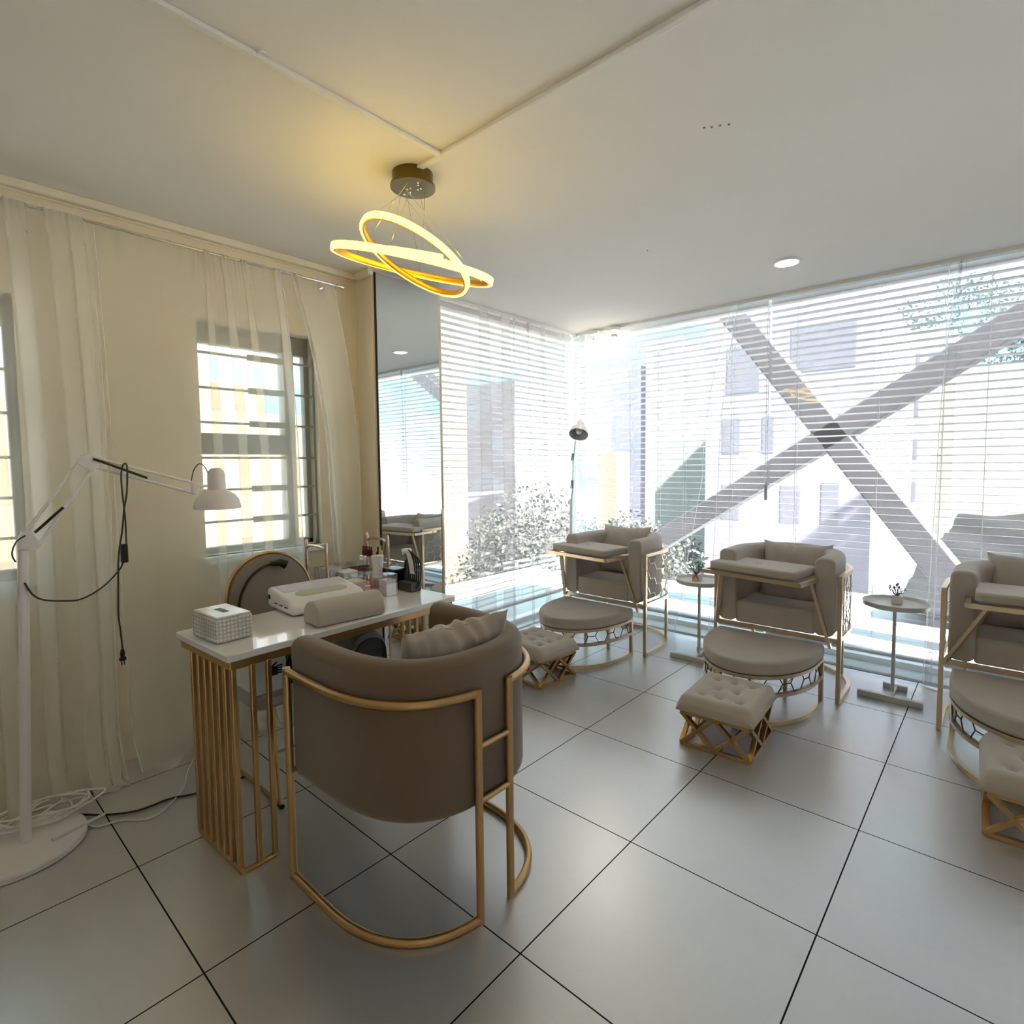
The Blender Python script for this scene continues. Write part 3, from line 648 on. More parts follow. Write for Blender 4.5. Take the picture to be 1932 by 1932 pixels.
# ================================================================== STAFF CHAIR WITH ROUND BACK
sc_ = thing('round_back_chair', (-2.35, 1.165, 0), 'taupe chair with round gold rimmed back behind the desk', 'chair')
a0 = -2.60
MB().lathe([(0, .026), (.15, .026), (.188, .016), (.194, 0), (.188, -.016), (.15, -.024), (0, -.024)], (a0, 1.165, .745), 56, axis=(1, 0, .10)).build('backrest', 'velvet_back', sc_)
MB().tube([Vector((a0, 1.165, .745))+(Vector((-.0995*.0, 0, 0)))+Vector((-.1*.199*sin(t_), .199*cos(t_), .199*sin(t_))) for t_ in [2*pi*i/56 for i in range(56)]], .0085, 8, closed=True).build('back_rim', 'gold', sc_)
MB().prism([(x, y) for x, y in rrect(-2.58, -2.12, .88, 1.45, .05, 5)], .405, .465).build('seat', 'velvet', sc_, bevel=.016, seg=3)
for y in (.955, 1.375):
    MB().tube([(-2.16, y, .405), (-2.11, y, .014)], .008, 8).build('leg', 'gold', sc_)
    MB().tube([(-2.50, y, .405), (-2.51, y, .014)], .008, 8).build('leg', 'gold', sc_)
    MB().tube([(-2.51, y, .012), (-2.11, y, .012)], .008, 8).build('runner', 'gold', sc_)
    MB().tube([(-2.125, y, .009), (-2.10, y, .009)], .010, 8).build('foot_cap', 'black', sc_)
    MB().tube([(-2.57, y, .42), (-2.60, y, .50), (-2.615, y+(.03 if y < 1 else -.03), .66)], .008, 8).build('back_support', 'gold', sc_)
MB().tube([(-2.132, .955, .22), (-2.132, 1.375, .22)], .005, 8).build('stretcher', 'gold', sc_)
# black strap over the round back
hm = MB().tube(spline([(-2.566, 1.01, .60), (-2.572, 1.01, .74), (-2.575, 1.05, .83), (-2.575, 1.11, .88), (-2.575, 1.17, .897)], 8), .006, 8)
for k in range(1): hm.tube([(-2.572, 1.16, .897), (-2.565, 1.20, .90), (-2.56, 1.225, .885)], .012, 10, r2=.022)
tag(hm.build('headset_strap', 'black'), 'black strap with a bulb end hung over the round chair back', 'strap')
# carton and mesh bag on that seat
ct = thing('carton', (-2.25, .93, .466), 'white carton with a black hand print on the staff seat', 'box')
MB().box(-2.33, -2.14, .885, 1.01, .467, .655).build('box', 'white_paint', ct, smooth=False, bevel=.002)
hd = MB().box(-2.1395, -2.1385, .935, .975, .53, .565)
for k in range(4): hd.bar((-2.139, .972, .538+.009*k), (-2.139, .992+.003*(k % 2), .535+.010*k), .0015, .006)
hd.bar((-2.139, .95, .565), (-2.139, .972, .58), .0015, .007); hd.build('hand_print', 'black', ct, smooth=False)
mbag = thing('mesh_bag', (-2.22, 1.09, .466), 'black net bag beside the carton on the staff seat', 'bag')
MB().lathe([(0, .467), (.075, .468), (.085, .51), (.08, .58), (.06, .61)], (-2.21, 1.10, 0), 24).build('bag', 'cloth_black', mbag)
net = MB()
for k in range(14):
    t0 = 2*pi*k/14; net.tube([(-2.21+.088*cos(t0+q*.5), 1.10+.088*sin(t0+q*.5), .50+q*.11) for q in (0, .5, 1)], .0018, 4); net.tube([(-2.21+.088*cos(t0-q*.5), 1.10+.088*sin(t0-q*.5), .50+q*.11) for q in (0, .5, 1)], .0018, 4)
net.build('netting', 'mid_grey', mbag)
# rounded black and grey nail lamp
ul = thing('nail_lamp', (-2.17, 1.36, .466), 'rounded black and grey nail lamp on the staff seat under the desk', 'nail lamp')
def arch(x0, x1, y0, y1, z0, zh, k=12, ins=0):
    poly = []
    for i in range(k+1):
        t_ = pi*i/k; poly.append(((y0+y1)/2-(y1-y0)/2*cos(t_)*(1 if True else 1), z0+zh*(sin(t_)**.6)))
    return poly
pA = arch(0, 0, 1.26, 1.45, .475, .15); n = len(pA)
MB().add([(x, y, z) for x in (-2.30, -2.08) for y, z in pA], [tuple(range(n)), tuple(range(2*n-1, n-1, -1))]+[(i, (i+1) % n, n+(i+1) % n, n+i) for i in range(n)]).build('housing', 'mid_grey', ul, bevel=.012, seg=3)
pA = arch(0, 0, 1.28, 1.445, .482, .112)
MB().add([(x, y, z) for x in (-2.10, -2.074) for y, z in pA], [tuple(range(n)), tuple(range(2*n-1, n-1, -1))]+[(i, (i+1) % n, n+(i+1) % n, n+i) for i in range(n)]).build('opening', 'black_gloss', ul)
MB().box(-2.29, -2.07, 1.235, 1.45, .466, .480).build('base_plate', 'dark_grey', ul, smooth=False, bevel=.003)
MB().box(-2.22, -2.14, 1.32, 1.38, .612, .620).build('display', 'black_gloss', ul, smooth=False, bevel=.002)

# ================================================================== TROLLEY
tr = thing('trolley', (-2.72, 1.66, 0), 'rose gold trolley with clear trays between desk and left wall', 'trolley')
for y in (1.47, 1.85):
    MB().tube(spline([(-2.83, y, .05), (-2.83, y, .88), (-2.815, y, .915), (-2.78, y, .93), (-2.67, y, .93), (-2.635, y, .915), (-2.62, y, .88), (-2.62, y, .05)], 5), .008, 10).build('end_frame', 'rose_gold', tr)
for z in (.75, .45, .14):
    s_ = MB().box(-2.83, -2.62, 1.47, 1.85, z-.004, z).box(-2.832, -2.828, 1.47, 1.85, z, z+.05).box(-2.622, -2.618, 1.47, 1.85, z, z+.02)
    s_.build('shelf', 'acrylic', tr, smooth=False)
for x in (-2.83, -2.62):
    for y in (1.47, 1.85): MB().lathe([(0, -.008), (.022, -.008), (.024, 0), (.022, .008), (0, .008)], (x, y, .025), 16, axis=(0, 1, 0)).build('caster', 'dark_grey', tr)
tt = thing('clear_organiser', (-2.68, 1.53, .75), 'clear organiser filled with packets at the trolley near end', 'organiser')
MB().box(-2.79, -2.64, 1.49, 1.60, .751, .81).build('tray', 'acrylic', tt, smooth=False)
mm = MB()
for k in range(9): x = -2.78+.015*k; mm.box(x, x+.008, 1.50+.006*(k % 3), 1.58, .752, .80+.008*(k % 2))
mm.build('packets', 'white_plastic', tt, smooth=False)
t2 = thing('clear_basket', (-2.66, 1.60, .77), 'shallow clear tray of white pads overhanging the trolley shelf', 'tray')
MB().box(-2.70, -2.58, 1.54, 1.66, .752, .785).build('tray', 'acrylic', t2, smooth=False, bevel=.004)
MB().box(-2.69, -2.60, 1.55, 1.64, .756, .792).build('pads', 'white_paint', t2, smooth=False, bevel=.004)
t3 = thing('sample_tray', (-2.70, 1.73, .75), 'low tray of dark nail samples in the middle of the trolley', 'tray')
MB().box(-2.80, -2.645, 1.64, 1.80, .752, .765).build('tray', 'mid_grey', t3, smooth=False)
mm = MB()
for k in range(24):
    x = -2.79+.014*(k % 10)+random.uniform(-.004, .004); y = 1.655+.055*(k//10); mm.bar((x, y, .772), (x+.01, y+.035, .775), .007, .006)
mm.build('nail_samples', 'dark_red', t3, smooth=False)
t4 = thing('polish_rack', (-2.79, 1.82, .80), 'small rack of dark red polishes at the trolley far end', 'rack')
MB().box(-2.82, -2.72, 1.79, 1.84, .755, .83).build('holder', 'acrylic', t4, smooth=False)
for k in range(5): cyl(MB(), -2.81+.02*k, 1.812, [(0, .83), (.008, .83), (.008, .865), (.005, .868), (.005, .885), (0, .885)], 10).build('bottle', 'dark_red', t4)
for k, (x, m_) in enumerate(((-2.70, 'yellow'), (-2.675, 'black'), (-2.65, 'yellow'))):
    tag(cyl(MB(), x, 1.82, [(0, .752), (.011, .752), (.011, .85+.01*k), (.005, .855+.01*k), (.005, .88+.01*k), (0, .88+.01*k)], 12).build('small_bottle', m_),
        ('yellow cuticle oil bottle nearest the dark red polishes', 'black capped bottle between two yellow ones on the trolley', 'yellow bottle nearest the mirror on the trolley')[k], 'bottle', 'small bottles on the trolley')

# ================================================================== BROWN TUB CHAIR
bc = thing('tub_armchair', (-1.40, 1.152, 0), 'taupe velvet tub armchair with round gold tube frame at the desk', 'armchair')
RZ = -pi/2   # local +y (back) -> +x
LOC = (-1.715, 1.152, 0)
def bp_(P): return xf(P, LOC, RZ)
P, Q = dpath(.345, .22, .60, 30)
half = len(P)//2
def arcpts(z, sgn, ins=0.0, stop=.068):
    P_, _ = dpath(.342, .20, .595, 60, 0, ins, ex=2.5); out = []
    for p in P_:
        if sgn*p.x > stop-1e-6: out.append(Vector((p.x, p.y, z)))
    if sgn > 0: out = out[::-1]
    return out   # from front post to rear
for sgn in (-1, 1):
    for z, nm in ((.012, 'floor_loop'), (.695, 'back_loop')):
        a = arcpts(z, sgn); a = a+[Vector((sgn*.066, .595, z))]
        MB().tube(bp_(a), .0125, 12).build(nm, 'gold', bc)
    MB().tube(bp_([Vector((sgn*.342, 0, .0)), Vector((sgn*.342, 0, .706))]), .0125, 12).build('leg', 'gold', bc)
    MB().tube(bp_([Vector((sgn*.066, .595, .0)), Vector((sgn*.066, .595, .706))]), .0125, 12).build('leg', 'gold', bc)
for z in (.535, .37): MB().tube(bp_([Vector((-.066, .595, z)), Vector((.066, .595, z))]), .0095, 10).build('cross_bar', 'gold', bc)
MB().tube(bp_([Vector((-.342, .01, .37)), Vector((-.25, .01, .36))]), .0095, 10).tube(bp_([Vector((.342, .01, .37)), Vector((.25, .01, .36))]), .0095, 10).build('seat_bracket', 'gold', bc)
P, Q = dpath(.328, .19, .582, 40, ex=2.5)
sec = rrect(-.085, 0, .335, .80, .034, 5)
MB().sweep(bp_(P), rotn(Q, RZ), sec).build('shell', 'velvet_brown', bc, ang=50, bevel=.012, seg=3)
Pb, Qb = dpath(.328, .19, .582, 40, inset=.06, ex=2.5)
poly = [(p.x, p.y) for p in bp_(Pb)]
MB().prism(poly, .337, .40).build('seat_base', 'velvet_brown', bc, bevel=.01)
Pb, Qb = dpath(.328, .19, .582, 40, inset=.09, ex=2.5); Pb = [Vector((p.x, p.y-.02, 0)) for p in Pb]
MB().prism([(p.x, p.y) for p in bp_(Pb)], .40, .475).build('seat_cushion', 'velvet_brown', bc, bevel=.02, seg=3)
# pillow lying against the back
pil = pillow('throw_pillow', 'velvet_pillow', (-1.34, 1.165, .675), (.41, .40), .14, rx=-.36, rz=-pi/2-.10, seed=4, wr=.013)
tag(pil, 'wrinkled taupe velvet pillow on the gold framed tub armchair', 'pillow')

# ================================================================== PEDICURE CHAIR
def pedicure_chair(cx_, cy_, label, tr_rot=-.15, tdx=-.10):
    t = thing('pedicure_armchair', (cx_, cy_, 0), label, 'armchair', 'grey pedicure armchairs by the window')
    o = (cx_, cy_, 0)
    for sg in (-1, 1):
        MB().bar((cx_+sg*.345, cy_, 0), (cx_+sg*.345, cy_, .722), .022).build('leg', 'champagne', t, smooth=False, bevel=.002)
        MB().bar((cx_+sg*.27, cy_+.47, .0), (cx_+sg*.27, cy_+.47, .36), .020).build('leg', 'champagne', t, smooth=False, bevel=.002)
    for z, nm in ((.011, 'floor_ring'), (.712, 'top_ring'), (.365, 'lower_ring')):
        P, Q = dpath(.345, .24, .60, 24, z)
        MB().sweep(xf(P, o), Q, [(-.011, -.011), (.011, -.011), (.011, .011), (-.011, .011)]).build(nm, 'champagne', t, ang=50)
    MB().bar((cx_-.345, cy_, .352), (cx_+.345, cy_, .352), .022, .026).build('seat_rail', 'champagne', t, smooth=False, bevel=.002)
    P, Q = dpath(.345, .24, .60, 24)
    honeycomb(MB(), xf(P, o), Q, .378, .70, .062, .002, .0032).build('honeycomb_panel', 'champagne', t)
    P, Q = dpath(.322, .22, .575, 30); P = [Vector((p.x, p.y-.02, 0)) for p in P]
    MB().sweep(xf(P, o), Q, rrect(-.105, 0, .372, .815, .035, 4)).build('backrest', 'velvet', t, ang=50, bevel=.01, seg=2)
    Pb, Qb = dpath(.322, .22, .575, 30, inset=.10)
    MB().prism([(p.x+cx_, p.y+cy_-.012) for p in Pb], .368, .50).build('seat', 'velvet', t, bevel=.016, seg=3)
    # swing tray in front
    c, s_ = cos(tr_rot), sin(tr_rot)
    def T(x, y, z): return Vector((cx_+tdx+x*c-y*s_, cy_-.015+x*s_+y*c, z))
    fr = MB()
    for A_, B_ in (((-.29, -.165), (.29, -.165)), ((-.29, .165), (.29, .165)), ((-.29, -.165), (-.29, .165)), ((.29, -.165), (.29, .165)), ((0, -.165), (0, .165))):
        fr.bar(T(*A_, .686), T(*B_, .686), .022)
    fr.build('tray_frame', 'champagne', t, smooth=False)
    q = [T(x, y, 0) for x, y in rrect(-.265, .255, -.15, .15, .03, 4)]
    MB().prism([(p.x, p.y) for p in q], .698, .748).build('tray_cushion', 'velvet_light', t, bevel=.012, seg=3)
    MB().lathe([(0, .750), (.016, .7505), (.018, .7485)], T(-.02, 0, 0), 16).build('tray_button', 'velvet', t)
    MB().bar(T(-.21, -.10, .68), (cx_-.335, cy_-.012, .345), .024, .016).build('tray_strut', 'champagne', t, smooth=False)
    MB().bar(T(.265, .03, .68), (cx_+.305, cy_-.022, .315), .026, .016).build('tray_strut', 'champagne', t, smooth=False)
    return t
CHX = (-2.20, -1.01, .13)
c1 = pedicure_chair(CHX[0], 3.43, 'grey tub pedicure armchair nearest the glass corner')
pedicure_chair(CHX[1], 3.43, 'grey tub pedicure armchair in the middle of the window row', -.17, -.065)
pedicure_chair(CHX[2], 3.43, 'grey tub pedicure armchair cut off at the right picture edge', .02, .04)
for k, (x, y, z, rz, rx, lab) in enumerate(((-2.24, 3.80, .67, .06, .30, 'dark grey pillow with peaked corners on the armchair nearest the glass corner'),
        (-.99, 3.77, .645, .0, .30, 'grey pillow on the middle armchair'), (.135, 3.79, .67, -.05, .30, 'grey pillow on the rightmost armchair'))):
    tag(pillow('throw_pillow', 'velvet', (x, y, z), (.41, .40), .14, rx=-rx, rz=rz, seed=11+k), lab, 'pillow', 'pillows on the pedicure armchairs')

# ================================================================== D SHAPED FOOTSTOOLS
def footstool(cx_, cy_, label):
    t = thing('footstool', (cx_, cy_, 0), label, 'footstool', 'half round footstools in front of the armchairs'); o = (cx_, cy_, 0)
    W_, L_, D_ = .285, .11, .53
    for z, nm, h in ((.012, 'floor_ring', .011), (.252, 'top_ring', .009), (.158, 'middle_ring', .009)):
        P, Q = dpath(W_, L_, D_, 24, z, sgn=-1)
        MB().sweep(xf(P, o), Q, [(-.011, -h), (.011, -h), (.011, h), (-.011, h)]).build(nm, 'champagne', t, ang=50)
    for sg in (-1, 1):
        MB().bar((cx_+sg*W_, cy_, 0), (cx_+sg*W_, cy_, .26), .022).build('leg', 'champagne', t, smooth=False, bevel=.002)
    for sg in (-1, 1):
        MB().bar((cx_+sg*.10, cy_, .0), (cx_+sg*.10, cy_, .25), .02).build('leg', 'champagne', t, smooth=False)
    MB().bar((cx_-W_, cy_, .252), (cx_+W_, cy_, .252), .022).build('back_rail', 'champagne', t, smooth=False)
    P, Q = dpath(W_, L_, D_, 24, sgn=-1)
    honeycomb(MB(), xf(P, o), Q, .167, .243, .052, .0, .0030).build('honeycomb_band', 'dark_grey', t)
    Pb, Qb = dpath(W_+.012, L_, D_+.012, 40, sgn=-1); Pb[0] = Vector((Pb[0].x, .012, 0)); Pb[-1] = Vector((Pb[-1].x, .012, 0))
    MB().prism([(p.x+cx_, p.y+cy_) for p in Pb], .262, .335).build('cushion', 'velvet', t, bevel=.014, seg=4, ang=50)
    for sg in (-1, 1): MB().box(cx_+sg*.08-.02, cx_+sg*.08+.02, cy_-D_-.004, cy_-D_+.02, 0, .008).build('foot_pad', 'black', t, smooth=False)
    return t
f1 = footstool(-2.232, 3.40, 'grey half round footstool on honeycomb gold frame nearest the glass corner')
dup(f1, (-1.025, 3.385, 0), 'grey half round footstool below the middle armchair')
dup(f1, (.125, 3.40, 0), 'grey half round footstool partly out of frame at right')

# ================================================================== TUFTED OTTOMANS
def ottoman(cx_, cy_, label):
    t = thing('tufted_ottoman', (cx_, cy_, 0), label, 'ottoman', 'tufted ottomans on crossed gold frames')
    a, b, hz = .166, .195, .168; bw, bd = .016, .020
    for sg in (-1, 1):   # long sides (along y) and short sides (along x) carry two crosses each
        for ax in (0, 1):
            mb = MB()
            def pt(s, z): return (cx_+sg*(a-.01), cy_+s*(b-.01), z) if ax else (cx_+s*(a-.01), cy_+sg*(b-.01), z)
            mb.bar(pt(-1, .010), pt(1, .010), bd, bw); mb.bar(pt(-1, hz-.008), pt(1, hz-.008), bd, bw)
            for p, q in ((-1, 0), (0, 1)):
                mb.bar(pt(p, hz-.01), pt(q, .012), bd, bw); mb.bar(pt(p, .012), pt(q, hz-.01), bd, bw)
            mb.build('crossed_side', 'gold', t, smooth=False)
    btn = [(-.5, -.55), (.0, -.55), (.5, -.55), (-.25, 0), (.25, 0), (-.5, .55), (0, .55), (.5, .55)]
    W_, D_ = .174, .204; nu, nv = 36, 42
    def top(u, v):
        x, y = (2*u-1), (2*v-1); e = max(abs(x), abs(y))
        z = .246-.035*max(0, (abs(x)-.84)/.16)**2-.035*max(0, (abs(y)-.84)/.16)**2
        for p, q in btn:
            d = math.hypot((x-p)*W_, (y-q)*D_); z -= .020*math.exp(-(d/.016)**2)+.008*math.exp(-(d/.035)**2)
        for p, q in btn:
            for p2, q2 in btn:
                if (p, q) < (p2, q2) and .4 < math.hypot(p-p2, q-q2) < .75 and abs(q-q2) > .1:
                    px_, py_ = x-p, y-q; dx, dy = p2-p, q2-q; tt_ = max(0, min(1, (px_*dx+py_*dy)/(dx*dx+dy*dy)))
                    d = math.hypot((px_-dx*tt_)*W_, (py_-dy*tt_)*D_); z -= .005*math.exp(-(d/.006)**2)
        return Vector((cx_+x*W_, cy_+y*D_, z))
    c = MB().grid(nu, nv, top)
    ring_ = [(i, 0) for i in range(nu)]+[(nu-1, j) for j in range(1, nv)]+[(i, nv-1) for i in range(nu-2, -1, -1)]+[(0, j) for j in range(nv-2, 0, -1)]
    n = len(ring_); T_ = [top(i/(nu-1), j/(nv-1)) for i, j in ring_]
    lay = []
    for zf, out in ((1, 0), (.7, .004), (.35, .005), (0, .002)):
        lay.append([Vector((cx_+(p.x-cx_)*(1+out/.17), cy_+(p.y-cy_)*(1+out/.2), .172+(p.z-.172)*zf)) for p in T_])
    vs = [v for l in lay for v in l]; c.add(vs, [(i*n+j, i*n+(j+1) % n, (i+1)*n+(j+1) % n, (i+1)*n+j) for i in range(3) for j in range(n)]+[tuple(3*n+j for j in range(n))])
    c.build('cushion', 'velvet_light', t, ang=60)
    for p, q in btn: MB().lathe([(0, .008), (.005, .006), (.007, 0)], (cx_+p*W_, cy_+q*D_, .2225), 10).build('button', 'velvet', t)
    return t
o1 = ottoman(0, 0, 'tufted taupe ottoman on crossed gold frame nearest the tub armchair')
o1.location = (-2.225, 2.69, 0); o1.rotation_euler = (0, 0, pi/2-.10)
dup(o1, (-.988, 2.655, 0), 'tufted taupe ottoman in front of the middle footstool', .06)
dup(o1, (.135, 2.74, 0), 'tufted taupe ottoman cut by the right picture edge', .03)

# ================================================================== SIDE TABLES
def side_table(cx_, cy_, label):
    t = thing('side_table', (cx_, cy_, 0), label, 'side table', 'round white side tables between armchairs')
    MB().box(cx_-.155, cx_+.155, cy_-.145, cy_-.115, 0, .032).build('front_foot', 'table_white', t, smooth=False, bevel=.002)
    MB().box(cx_-.012, cx_+.012, cy_-.12, cy_+.08, 0, .024).build('base_bar', 'table_white', t, smooth=False, bevel=.002)
    MB().box(cx_-.06, cx_+.06, cy_+.075, cy_+.10, 0, .03).build('rear_foot', 'table_white', t, smooth=False, bevel=.002)
    MB().bar((cx_, cy_-.02, .02), (cx_, cy_-.02, .515), .018).build('pole', 'table_white', t, smooth=False, bevel=.002)
    MB().lathe([(0, .515), (.150, .515), (.163, .520), (.166, .545), (.160, .547), (.152, .530), (.13, .528), (0, .528)], (cx_, cy_, 0), 48).build('tabletop', 'table_white', t)
    return t
s1 = side_table(-.455, 3.79, 'round white side table between the middle and right armchairs')
dup(s1, (-1.568, 3.69, 0), 'round white side table between the left and middle armchairs')
def succulent(cx_, cy_, label, seed, red=False):
    rnd = random.Random(seed); t = thing('potted_succulent', (cx_, cy_, .529), label, 'potted plant', 'small succulents on the side tables')
    MB().box(cx_-.026, cx_+.026, cy_-.026, cy_+.026, .529, .575).build('pot', 'pale_pink' if red else 'pot', t, smooth=False, bevel=.003)
    mb = MB()
    for k in range(11):
        a = rnd.uniform(0, 6.28); l = rnd.uniform(.02, .05); h = rnd.uniform(.02, .055); b = Vector((cx_, cy_, .575)); e = b+Vector((cos(a)*l, sin(a)*l, h))
        mb.tube([b, (b+e)/2+Vector((0, 0, -.004)), e], .002, 5)
        mb.add(*leafgeo(e, Vector((cos(a)*.5, sin(a)*.5, .9)).normalized(), rnd.uniform(.010, .018)))
        mb.add(*leafgeo(e-Vector((0, 0, .008)), Vector((cos(a+1)*.8, sin(a+1)*.8, .4)).normalized(), .011))
    mb.build('leaves', 'leaf', t)
    if red: MB().tube([(cx_-.02, cy_-.03, .545), (cx_+.03, cy_-.02, .60)], .003, 6).tube([(cx_+.02, cy_-.03, .545), (cx_-.01, cy_-.025, .59)], .003, 6).build('red_tie', 'red', t)
def leafgeo(c, d, s):
    q = d.to_track_quat('Z', 'Y'); vs = []; n = 6
    prof = [(0.01, -.2), (.5, .3), (.55, .9), (.25, 1.4), (.01, 1.6)]
    for r_, z_ in prof: vs += [c+q @ Vector((r_*s*.6*cos(2*pi*k/n), r_*s*.35*sin(2*pi*k/n), z_*s)) for k in range(n)]
    return vs, [(i*n+k, i*n+(k+1) % n, (i+1)*n+(k+1) % n, (i+1)*n+k) for i in range(4) for k in range(n)]
succulent(-.45, 3.80, 'small succulent in white cube pot on the right side table', 3)
succulent(-1.60, 3.70, 'small succulent in pinkish pot with red tie on the left side table', 5, True)

# ================================================================== NEAR FLOOR LAMP
XLp = -2.578
lp = thing('floor_lamp', (XLp, .249, 0), 'white swing arm floor lamp on round base at left', 'lamp', 'white swing arm lamps')
MB().lathe([(0, 0), (.195, 0), (.2, .004), (.2, .018), (.195, .024), (.05, .028), (0, .028)], (-2.585, .225, 0), 56).build('base', 'lamp_white', lp)
MB().tube([(XLp, .249, .02), (XLp, .293, 1.066)], .0165, 18).build('pole', 'lamp_white', lp)
def Y(y, z, d=0): return (XLp+d, y, z)
for (a, b) in (((.300, 1.125), (.470, 1.385)), ((.330, 1.075), (.508, 1.352))):
    MB().tube([Y(*a), Y(*b)], .0055, 8).build('lower_arm', 'lamp_white', lp)
for (a, b) in (((.510, 1.392), (.845, 1.288)), ((.508, 1.358), (.84, 1.246))):
    MB().tube([Y(*a), Y(*b)], .0055, 8).build('upper_arm', 'lamp_white', lp)
def plate(nm, pts2, th=.012):
    n = len(pts2); MB().add([(XLp+sx_*th, y, z) for sx_ in (-1, 1) for y, z in pts2], [tuple(range(n)), tuple(range(2*n-1, n-1, -1))]+[(i, (i+1) % n, n+(i+1) % n, n+i) for i in range(n)]).build(nm, 'lamp_white', lp, smooth=False, bevel=.003)
plate('base_joint', [(.277, 1.072), (.277, 1.10), (.292, 1.135), (.318, 1.128), (.345, 1.08), (.335, 1.066)])
plate('elbow_joint', [(.455, 1.372), (.470, 1.398), (.492, 1.405), (.525, 1.385), (.525, 1.362), (.500, 1.34)])
plate('head_joint', [(.838, 1.292), (.87, 1.283), (.868, 1.262), (.852, 1.236), (.838, 1.24)])
MB().tube([Y(.325, 1.128, .016), Y(.408, 1.212, .016)], .005, 8).tube([Y(.505, 1.388, .016), Y(.675, 1.312, .016)], .005, 8).build('spring', 'black', lp)
MB().tube([Y(.868, 1.272), Y(.905, 1.272)], .006, 8).build('neck', 'lamp_white', lp)
hc = (XLp, .938, 0)
MB().lathe([(0, 1.350), (.020, 1.347), (.031, 1.335), (.035, 1.318), (.036, 1.255), (.05, 1.248), (.072, 1.232), (.088, 1.208), (.094, 1.178), (.093, 1.172), (.090, 1.178), (.084, 1.206), (.068, 1.228), (.034, 1.244), (.0, 1.246)], hc, 44).build('lamp_shade', 'lamp_white', lp)
MB().lathe([(0, 1.187), (.018, 1.190), (.028, 1.205), (.026, 1.225), (.014, 1.243)], hc, 22).build('bulb', 'white_plastic', lp)
MB().tube(spline([Y(.838, 1.293), Y(.85, 1.34), Y(.872, 1.367), (XLp, .893, 1.355), (XLp, .906, 1.325)], 6), .0022, 7).tube(spline([Y(.27, 1.03, .012), Y(.262, 1.06, .012), Y(.275, 1.10, .012), Y(.30, 1.12, .012)], 5), .0025, 7).build('feed_wire', 'black', lp)
cd_ = [Y(*q, .018) for q in ((.592, 1.0), (.594, 1.142), (.589, 1.256), (.588, 1.318), (.594, 1.358), (.604, 1.370), (.609, 1.348), (.603, 1.255), (.592, 1.194), (.582, 1.111), (.571, 1.05), (.564, .989), (.558, .865), (.555, .782), (.559, .718), (.562, .645))]
MB().tube(spline(cd_, 5), .0032, 7).tube(spline([Y(*q, .02) for q in ((.582, .995), (.564, .958), (.508, .901), (.442, .868), (.387, .872), (.336, .886), (.308, .91), (.289, .955))], 5), .003, 7).build('cord', 'black', lp)
MB().box(XLp+.008, XLp+.03, .572, .596, .985, 1.058).build('switch', 'black', lp, smooth=False, bevel=.004)
MB().lathe([(0, 0), (.005, 0), (.009, -.018), (.007, -.03), (.012, -.034), (.012, -.044), (0, -.046)], (XLp+.018, .561, .648), 12).box(XLp+.0165, XLp+.0195, .555, .558, .585, .605).box(XLp+.0165, XLp+.0195, .564, .567, .585, .605).build('plug', 'black', lp)

# far lamp in the glass corner
l2 = thing('floor_lamp', (-2.83, 3.9, 0), 'slim white swing arm lamp standing in the glass corner', 'lamp', 'white swing arm lamps')
MB().lathe([(0, 0), (.14, 0), (.145, .01), (.14, .02), (0, .024)], (-2.79, 3.92, 0), 36).build('base', 'lamp_white', l2)
MB().tube([(-2.838, 3.9, .02), (-2.826, 3.9, 1.05)], .013, 14).build('pole', 'lamp_white', l2)
MB().tube([(-2.822, 3.9, 1.05), (-2.812, 3.9, 1.10), (-2.808, 3.9, 1.14)], .007, 8).build('base_joint', 'lamp_white', l2)
MB().tube([(-2.812, 3.9, 1.12), (-2.802, 3.9, 1.36)], .005, 8).build('lower_arm', 'lamp_white', l2)
MB().tube([(-2.806, 3.9, 1.36), (-2.775, 3.9, 1.55)], .005, 8).build('upper_arm', 'lamp_white', l2)
sp = MB()
for a, b in (((-2.818, 1.14), (-2.812, 1.21)), ((-2.80, 1.14), (-2.796, 1.21)), ((-2.812, 1.38), (-2.80, 1.44)), ((-2.798, 1.38), (-2.785, 1.44))): sp.tube([(a[0], 3.888, a[1]), (b[0], 3.888, b[1])], .005, 8)
sp.build('spring', 'dark_grey', l2)
ax = Vector((-.22, .55, .8))
hc2 = Vector((-2.745, 3.90, 1.60))
MB().lathe([(.082, -.0), (.078, .035), (.062, .068), (.036, .088), (.034, .13), (.020, .15), (0, .152)], hc2, 32, axis=ax).build('lamp_shade', 'lamp_white', l2)
MB().lathe([(.079, .001), (.074, .034), (.058, .064), (.03, .082), (0, .084)], hc2, 32, axis=ax).build('shade_lining', 'lamp_inner', l2)
MB().lathe([(0, .01), (.022, .018), (.03, .04), (.022, .07)], hc2, 20, axis=ax).build('bulb', 'white_plastic', l2)

